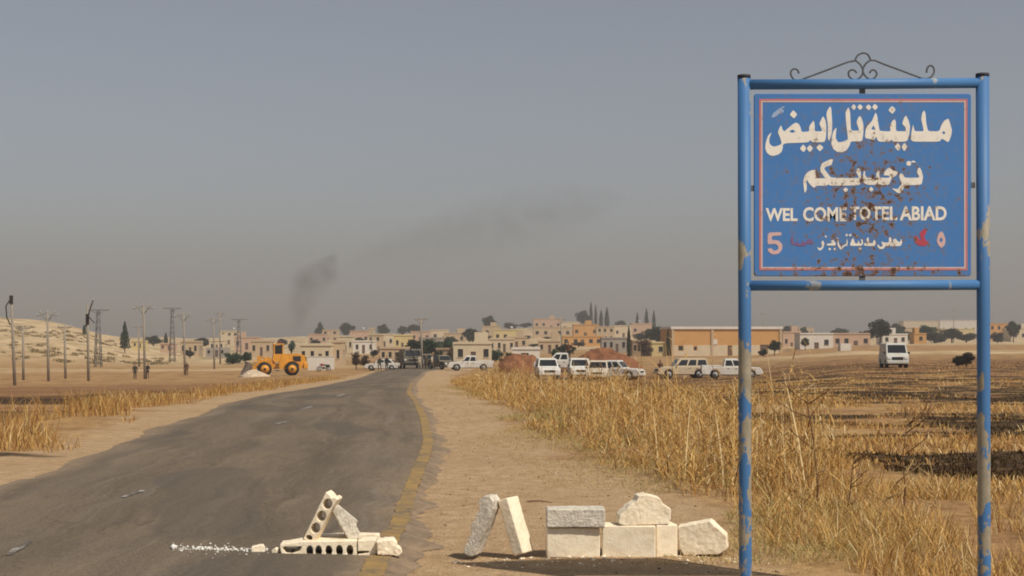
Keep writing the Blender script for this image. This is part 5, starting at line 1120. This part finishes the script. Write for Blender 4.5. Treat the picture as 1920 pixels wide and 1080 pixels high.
    tag(root, label, {'pickup': 'pickup', 'suv': 'car', 'van': 'van', 'car': 'car', 'truck': 'truck'}[kind], 'vehicles parked by the town'); return root
vehicle('pickup', 883, 160, R(180), P_WHITE, 'white double cab pickup standing alone at the verge, seen from the side', 'pickup_truck')
vehicle('pickup', 1053, 131, R(176), P_WHITE, 'white pickup with a man standing in its bed behind the parked front row', 'pickup_truck', gun=False)
vehicle('suv', 1026, 121, R(-86), P_WHITE, 'white off road car facing the camera at the near end of the row', 'offroad_car')
vehicle('suv', 1086, 124, R(-88), P_WHITE, 'white off road car facing the camera, second of the row', 'offroad_car')
vehicle('pickup', 1122, 116, R(-97), P_BEIGE, 'beige pickup wedged between the two white cars of the row', 'pickup_truck')
vehicle('pickup', 1152, 123, R(-24), P_WHITE, 'white pickup at the end of the row pointing right', 'pickup_truck')
vehicle('suv', 1279, 128, R(188), P_TAN, 'tan off road car with dark windows in front of the ochre depot', 'offroad_car')
vehicle('pickup', 1371, 121, R(-4), P_WHITE, 'white double cab pickup half hidden behind the left sign post', 'pickup_truck')
vehicle('van', 1675, 111, R(-97), P_VAN, 'pale dusty van facing the camera alone in the burnt field', 'van')
vehicle('car', 717, 172, R(176), P_WHITE, 'white car behind the two soldiers at the road end', 'car')
vehicle('truck', 770, 176, R(-80), P_DARK, 'dark truck facing the camera at the road end', 'truck')
vehicle('pickup', 828, 170, R(-60), P_DARK, 'dark pickup beside the lone white one at the road end', 'pickup_truck')

vehicle('suv', 801, 181, R(-84), P_DARK, 'dark off road car between the dark truck and the dark pickup', 'offroad_car')
# ------------------------------------------------------------------ wheel loader
P_YEL = mat_simple('loader_yellow', (.62, .27, .025), .12, 2, .5, .35); P_STEELD = mat_simple('worn_steel', (.14, .11, .09), .3, 3, .6)
x = PX(518, 160); LD = empty('wheel_loader', (x, 160, float(gz(np.array([x]), np.array([160.]))[0])+.03), R(193))
tag(LD, 'yellow wheel loader with lowered bucket on the bank left of the road', 'loader')
def part(nm, mt, f, par=LD): m = MB(); f(m); return m.build(nm, mt, par)
part('rear_frame', P_YEL, lambda m: m.prism([(-3.3, 1.0), (-3.4, 1.5), (-3.2, 2.35), (-2.4, 2.55), (-.6, 2.5), (-.3, 1.5), (.1, 1.2), (.1, .8), (-1., .75), (-2.6, .75)], -.85, .85))
part('engine_grille', M_BLACK, lambda m: (m.box((-2.3, -.86, 1.95), (.9, .04, .6)), m.box((-2.3, .86, 1.95), (.9, .04, .6)), m.box((-3.38, 0, 1.8), (.06, 1.2, .7))))
part('counterweight', P_YEL, lambda m: m.box((-3.3, 0, 1.15), (.5, 2.2, .7), 0, None, .08))
part('exhaust_stack', M_BLACK, lambda m: m.tube([(-1.7, .4, 2.5), (-1.7, .4, 3.5), (-1.85, .4, 3.6)], .07, 8))
part('front_frame', P_YEL, lambda m: m.prism([(.0, .8), (.1, 1.5), (.7, 1.9), (1.3, 1.9), (1.9, 1.3), (1.9, .8), (1.2, .6)], -.55, .55))
cb = part('cab', P_YEL, lambda m: (m.prism([(-.75, 2.0), (-.8, 2.5), (.35, 2.5), (.45, 1.9), (.3, 1.6), (-.6, 1.6)], -.72, .72), *[m.box((xx_, yy_, 3.0), (.13, .13, 1.15)) for xx_ in (-.72, .26) for yy_ in (-.64, .64)], m.box((-.25, 0, 3.62), (1.3, 1.55, .16), 0, None, .05)))
part('cab_window', M_GLASS, lambda m: m.box((-.23, -.62, 3.0), (.82, .03, 1.0)), cb); part('cab_window', M_GLASS, lambda m: m.box((-.23, .62, 3.0), (.82, .03, 1.0)), cb); part('windscreen', M_GLASS, lambda m: m.box((.26, 0, 3.0), (.03, 1.1, 1.0)), cb); part('rear_window', M_GLASS, lambda m: m.box((-.72, 0, 3.0), (.03, 1.1, 1.0)), cb)
part('cab_door', P_YEL, lambda m: m.box((-.2, -.735, 2.3), (.7, .04, .9)), cb)
for s_ in (-1, 1): part('lift_arm', P_YEL, lambda m: (m.prism([(.5, 1.95), (.9, 2.15), (2.2, 1.5), (3.0, .75), (2.8, .5), (1.9, 1.1)], s_*.5-.09, s_*.5+.09)))
part('tilt_linkage', P_YEL, lambda m: (m.prism([(1.5, 1.6), (1.9, 2.3), (2.2, 2.2), (2.0, 1.4)], -.12, .12), m.tube([(.6, 0, 1.8), (1.8, 0, 2.2)], .09, 8), m.tube([(2.1, 0, 1.9), (2.95, 0, 1.1)], .07, 8)))
part('bucket', P_STEELD, lambda m: m.prism([(2.85, .35), (2.75, 1.05), (3.0, 1.5), (3.35, 1.62), (3.3, 1.5), (3.02, 1.35), (2.92, 1.0), (3.0, .5), (3.6, .28), (4.15, .22), (4.15, .14), (3.3, .12)], -1.35, 1.35))
for s_ in (-1, 1): part('bucket_side', P_STEELD, lambda m: m.prism([(2.9, .4), (2.85, 1.05), (3.05, 1.45), (3.33, 1.55), (4.0, .3), (3.3, .2)], s_*1.33-.03, s_*1.33+.03))
for xx_ in (1.35, -1.75):
    for s_ in (-1, 1): wheel(LD, xx_, s_*.98, .78, .58, P_YEL)
for xx_ in (1.35, -1.75): part('mudguard', P_YEL, lambda m: [m.prism([(xx_+.95*math.cos(a), .78+.95*math.sin(a)) for a in [R(30+15*i) for i in range(9)]]+[(xx_+.90*math.cos(a), .78+.90*math.sin(a)) for a in [R(150-15*i) for i in range(9)]], s_*.98-.3, s_*.98+.3) for s_ in (-1, 1)])
for s_ in (-1, 1): part('ladder', M_BLACK, lambda m: [m.box((-.1, s_*.9, zz_), (.45, .25, .05)) for zz_ in (.6, .95, 1.3)])
part('beacon', M_RED, lambda m: m.tube([(-.4, .3, 3.7), (-.4, .3, 3.95)], .09, 8), cb)

# motorcycle by the white wall
x = PX(607, 182); MC = empty('motorcycle', (x, 182, float(gz(np.array([x]), np.array([182.]))[0])), R(170)); tag(MC, 'motorcycle parked before the short white yard wall', 'motorcycle')
for xx_ in (.65, -.65):
    m = MB(); pts = [(xx_+.29*math.cos(a), 0, .31+.29*math.sin(a)) for a in [2*math.pi*i/16 for i in range(17)]]; m.tube(pts, .05, 6); wv = m.build('wheel', M_RUB, MC); m = MB(); m.tube([(xx_, -.03, .31), (xx_, .03, .31)], .14, 10); m.build('hub', M_RIM, wv)
part('frame', M_BLACK, lambda m: (m.tube([(-.65, 0, .31), (-.1, 0, .4), (.25, 0, .45), (.45, 0, .95)], .045, 6), m.tube([(-.65, 0, .31), (-.45, 0, .75), (.2, 0, .78)], .04, 6)), MC)
part('fork', M_RIM, lambda m: (m.tube([(.65, .08, .31), (.42, .08, 1.0)], .03, 6), m.tube([(.65, -.08, .31), (.42, -.08, 1.0)], .03, 6), m.tube([(.40, -.38, 1.05), (.42, 0, 1.0), (.40, .38, 1.05)], .025, 6)), MC)
part('fuel_tank', M_RED, lambda m: m.ball((.18, 0, .86), (.30, .15, .14)), MC); part('seat', M_BLACK, lambda m: m.box((-.38, 0, .84), (.72, .26, .12), 0, None, .05), MC); part('engine', P_STEELD, lambda m: m.box((.02, 0, .45), (.36, .28, .32), 0, None, .05), MC); part('headlamp', M_LAMP, lambda m: m.ball((.5, 0, .92), .09), MC)
for s_ in (-1, 1): part('pannier', M_LEAF[1], lambda m: m.box((-.55, s_*.24, .68), (.42, .2, .36), 0, None, .06), MC)

# ------------------------------------------------------------------ people
M_SKIN = mat_simple('skin', (.36, .20, .13), .1, 8, .6); M_HAIR = mat_simple('dark_hair', (.015, .012, .01), .2, 20, .7); M_SHOE = mat_simple('boots', (.03, .022, .016), .2, 10, .7)
CL = {'green': mat_simple('olive_uniform', (.045, .05, .028), .35, 6, .9), 'camo': mat_simple('camouflage_cloth', (.12, .10, .06), .5, 7, .9), 'beige': mat_simple('beige_cloth', (.40, .33, .24), .15, 6, .9), 'dark': mat_simple('dark_cloth', (.03, .028, .026), .2, 6, .9), 'brown': mat_simple('brown_cloth', (.10, .05, .03), .25, 6, .9), 'white': mat_simple('white_cloth', (.62, .58, .52), .1, 6, .9)}
def body_mesh(pose):
    m = MB(); st = {'stand': .10, 'stride': .10, 'wide': .15}[pose]; fy = {'stand': .0, 'stride': .24, 'wide': .03}[pose]
    def ringtube(secs, n=12):
        vs = []
        for (cx, cy, cz, a, b) in secs: vs += [(cx+a*math.cos(2*math.pi*i/n), cy+b*math.sin(2*math.pi*i/n), cz) for i in range(n)]
        fs = [(i*n+k_, i*n+(k_+1) % n, (i+1)*n+(k_+1) % n, (i+1)*n+k_) for i in range(len(secs)-1) for k_ in range(n)]+[tuple(range(n-1, -1, -1)), tuple((len(secs)-1)*n+k_ for k_ in range(n))]; m.add(vs, fs)
    ringtube([(0, 0, .80, .155, .115), (0, 0, .92, .17, .12), (0, 0, 1.05, .15, .105), (0, -.01, 1.2, .17, .115), (0, -.01, 1.33, .195, .115), (0, 0, 1.42, .16, .09), (0, 0, 1.47, .07, .065), (0, -.005, 1.54, .055, .058)])
    m.ball((0, -.01, 1.64), (.077, .095, .115), n=14, m=10); m.ball((0, -.105, 1.63), (.016, .022, .026)); m.ball((0, -.06, 1.565), (.045, .045, .04))
    for s_ in (-1, 1):
        m.ball((s_*.078, .0, 1.635), (.012, .022, .032)); y1_ = s_*fy
        m.tube([(s_*.085, 0, .88), (s_*(st-.005), -y1_*.35-.02, .50), (s_*st, -y1_*.75+.02*abs(s_*fy), .10)], [.088, .064, .046], 10); m.ball((s_*st, -y1_*.75-.06, .045), (.047, .13, .045))
        if pose == 'wide' and s_ == 1: arm = [(s_*.19, 0, 1.38), (s_*.30, -.02, 1.16), (s_*.22, -.22, 1.02)]
        elif pose == 'stride': arm = [(s_*.19, 0, 1.38), (s_*.23, s_*.08, 1.12), (s_*.21, s_*.16-.06, .88)]
        else: arm = [(s_*.19, 0, 1.38), (s_*.245, .02, 1.11), (s_*.24, -.05, .86)]
        m.tube(arm, [.056, .046, .034], 10); h0 = Vector(arm[2]); dr = (h0-Vector(arm[1])).normalized(); pe = h0+dr*.085
        m.tube([h0, h0+dr*.05, pe], [.032, .042, .038], 8); sd = Vector((0, 1, 0)) if abs(dr.y) < .8 else Vector((0, 0, 1))
        for fi, ln in enumerate((.070, .082, .078, .062)):
            b0_ = pe+sd*((fi-1.5)*.019)-dr*.015; cu_ = Vector((-s_*.018, 0, 0)); m.tube([b0_, b0_+dr*ln*.55, b0_+dr*ln+cu_], [.0095, .009, .008], 6)
        tb = h0+dr*.03-sd*.03; m.tube([tb, tb-sd*.025+dr*.03, tb-sd*.02+dr*.065], [.012, .011, .009], 6)
    me = m.mesh('body', M_SKIN); o = bpy.data.objects.new('b', me); COL.objects.link(o); md = o.modifiers.new('r', 'REMESH'); md.mode = 'VOXEL'; md.voxel_size = .012; s2 = o.modifiers.new('s', 'SMOOTH'); s2.iterations = 2
    m2 = bake(o); bpy.data.objects.remove(o); return m2
BODY = {p_: body_mesh(p_) for p_ in ('stand', 'stride', 'wide')}
for b_m in BODY.values():
    b_m.materials.clear(); nf = len(b_m.polygons); c_ = np.empty(nf*3); b_m.polygons.foreach_get('center', c_); c_ = c_.reshape(-1, 3); mi = np.zeros(nf, int)
    mi[:] = 1; mi[c_[:, 2] < .93] = 2; mi[c_[:, 2] < .09] = 4; mi[(np.abs(c_[:, 0]) > .155) & (c_[:, 2] > .70)] = 1; mi[(np.abs(c_[:, 0]) > .18) & (c_[:, 2] < .90)] = 0; mi[(c_[:, 1] < -.17) & (c_[:, 2] > .9)] = 0
    mi[c_[:, 2] > 1.49] = 0; mi[(c_[:, 2] > 1.66) & (c_[:, 1] > -.07) | (c_[:, 2] > 1.70) | ((c_[:, 2] > 1.58) & (c_[:, 1] > .03))] = 3
    b_m.polygons.foreach_set('material_index', mi); b_m.polygons.foreach_set('use_smooth', [True]*nf)
def person(px, d, yaw, pose, top, tr, label, z=None, sc=1.0):
    x = PX(px, d); me = BODY[pose].copy()
    for mt in (M_SKIN, CL[top], CL[tr], M_HAIR, M_SHOE): me.materials.append(mt)
    o = link('person', me); o.location = (x, d, (float(gz(np.array([x]), np.array([d]))[0]) if z is None else z)); o.rotation_euler = (0, 0, yaw); o.scale = (sc,)*3; tag(o, label, 'person', 'people by the town'); return o
rz = lambda px, d: float(road_z(PX(px, d), d))
person(712, 166, R(10), 'wide', 'green', 'green', 'person in dark green standing at the road end, left one of the pair', rz(712, 166)); person(725, 165, R(-15), 'stand', 'dark', 'green', 'person in dark clothes standing at the road end, right one of the pair', rz(725, 165))
person(787, 167, R(30), 'stride', 'beige', 'beige', 'person in beige walking in front of the dark truck', rz(787, 167)); person(799, 169, R(-40), 'stand', 'camo', 'camo', 'person in camouflage between the dark truck and dark pickup', rz(799, 169)); person(810, 166, R(60), 'stride', 'beige', 'camo', 'person in a beige top beside the dark pickup', rz(810, 166))
person(941, 158, R(0), 'wide', 'brown', 'dark', 'person in brown standing right of the lone white pickup')
person(253, 152, R(20), 'stand', 'green', 'dark', 'person in dark green left of the tall V armed pole'); person(277, 153, R(-20), 'wide', 'dark', 'dark', 'person in dark clothes at the foot of the tall V armed pole'); person(350, 172, R(0), 'stand', 'brown', 'brown', 'person in brown at the foot of the small V armed pole')
person(1066, 131, R(0), 'wide', 'brown', 'dark', 'person in brown standing in the bed of the white pickup', float(gz(np.array([PX(1066, 131)]), np.array([131.]))[0])+1.12)
person(1238, 127, R(15), 'stand', 'brown', 'dark', 'person in brown standing left of the tan off road car')
# ------------------------------------------------------------------ smoke over the town
def smoke(name, segs, d, dens, label, axis):
    """a plume round a leaning axis; it thins out towards its own edge"""
    pts = [Vector((PX(a, d), d, PZ(b, d))) for a, b, _ in segs]; rr = [c_/F*d for _, _, c_ in segs]; m = MB(); m.tube(pts, rr, 16); me = m.mesh(name, [])
    k = bpy.data.materials.new(name); k.use_nodes = True; t = k.node_tree; t.nodes.clear(); o_ = t.nodes.new('ShaderNodeOutputMaterial'); v = t.nodes.new('ShaderNodeVolumePrincipled')
    v.inputs['Color'].default_value = (.16, .15, .14, 1)
    def mt(op, a, b=0.):
        q = t.nodes.new('ShaderNodeMath'); q.operation = op
        for i, x_ in enumerate((a, b)):
            if isinstance(x_, (int, float)): q.inputs[i].default_value = x_
            else: t.links.new(x_, q.inputs[i])
        return q.outputs[0]
    g = t.nodes.new('ShaderNodeNewGeometry'); s_ = t.nodes.new('ShaderNodeSeparateXYZ'); t.links.new(g.outputs['Position'], s_.inputs[0])
    along = [p_[axis] for p_ in pts]; other = 0 if axis == 2 else 2; lo, hi = min(along), max(along)
    def curve(vals):                                   # piecewise linear value along the plume
        q = t.nodes.new('ShaderNodeFloatCurve'); c_ = q.mapping.curves[0]; mn, mx = min(vals), max(vals); pr = sorted(zip(along, vals))
        while len(c_.points) < len(pr): c_.points.new(.5, .5)
        for i, (a, b) in enumerate(pr): c_.points[i].location = ((a-lo)/(hi-lo), (b-mn)/(mx-mn)); c_.points[i].handle_type = 'VECTOR'
        q.mapping.update(); t.links.new(mt('DIVIDE', mt('SUBTRACT', s_.outputs[axis], lo), hi-lo), q.inputs['Value'])
        return mt('ADD', mt('MULTIPLY', q.outputs[0], mx-mn), mn)
    ctr = curve([p_[other] for p_ in pts]); rad = curve(rr)
    du = mt('SUBTRACT', s_.outputs[other], ctr); dv = mt('SUBTRACT', s_.outputs[1], d)
    q2 = mt('DIVIDE', mt('ADD', mt('MULTIPLY', du, du), mt('MULTIPLY', dv, dv)), mt('MULTIPLY', rad, rad))
    fall = mt('MAXIMUM', mt('SUBTRACT', 1., q2), 0.)
    n = t.nodes.new('ShaderNodeTexNoise'); n.inputs['Scale'].default_value = .09; n.inputs['Detail'].default_value = 5; n.inputs['Roughness'].default_value = .62
    r = t.nodes.new('ShaderNodeMapRange'); r.inputs[1].default_value = .34; r.inputs[2].default_value = .66; r.inputs[3].default_value = 0; r.inputs[4].default_value = dens
    t.links.new(g.outputs['Position'], n.inputs['Vector']); t.links.new(n.outputs['Fac'], r.inputs[0]); t.links.new(mt('MULTIPLY', r.outputs[0], fall), v.inputs['Density']); t.links.new(v.outputs[0], o_.inputs['Volume']); me.materials.append(k)
    tag(link(name, me), label, kind='stuff')
smoke('smoke', [(556, 626, 8), (558, 604, 16), (564, 578, 28), (574, 550, 42), (588, 522, 52), (604, 500, 46), (622, 482, 20), (632, 474, 4)], 760, .060, 'thin dark smoke column rising behind the town', 2)
smoke('smoke_drift', [(640, 500, 10), (720, 470, 40), (830, 440, 60), (960, 412, 70), (1080, 390, 60), (1170, 372, 20)], 900, .012, 'faint smoke drifting away from the column', 0)
# ------------------------------------------------------------------ air
me = bpy.data.meshes.new('haze'); hb = MB(); hb.box((0, 1265, 57), (4600, 2640, 144)); me = hb.mesh('haze', [])
k = bpy.data.materials.new('haze'); k.use_nodes = True; t = k.node_tree; t.nodes.clear(); o_ = t.nodes.new('ShaderNodeOutputMaterial'); v = t.nodes.new('ShaderNodeVolumePrincipled')
v.inputs['Color'].default_value = (.47, .475, .50, 1); v.inputs['Density'].default_value = .00062; v.inputs['Anisotropy'].default_value = .2
t.links.new(v.outputs[0], o_.inputs['Volume']); me.materials.append(k)
tag(link('haze', me), 'thin dusty haze over the plain', kind='stuff')
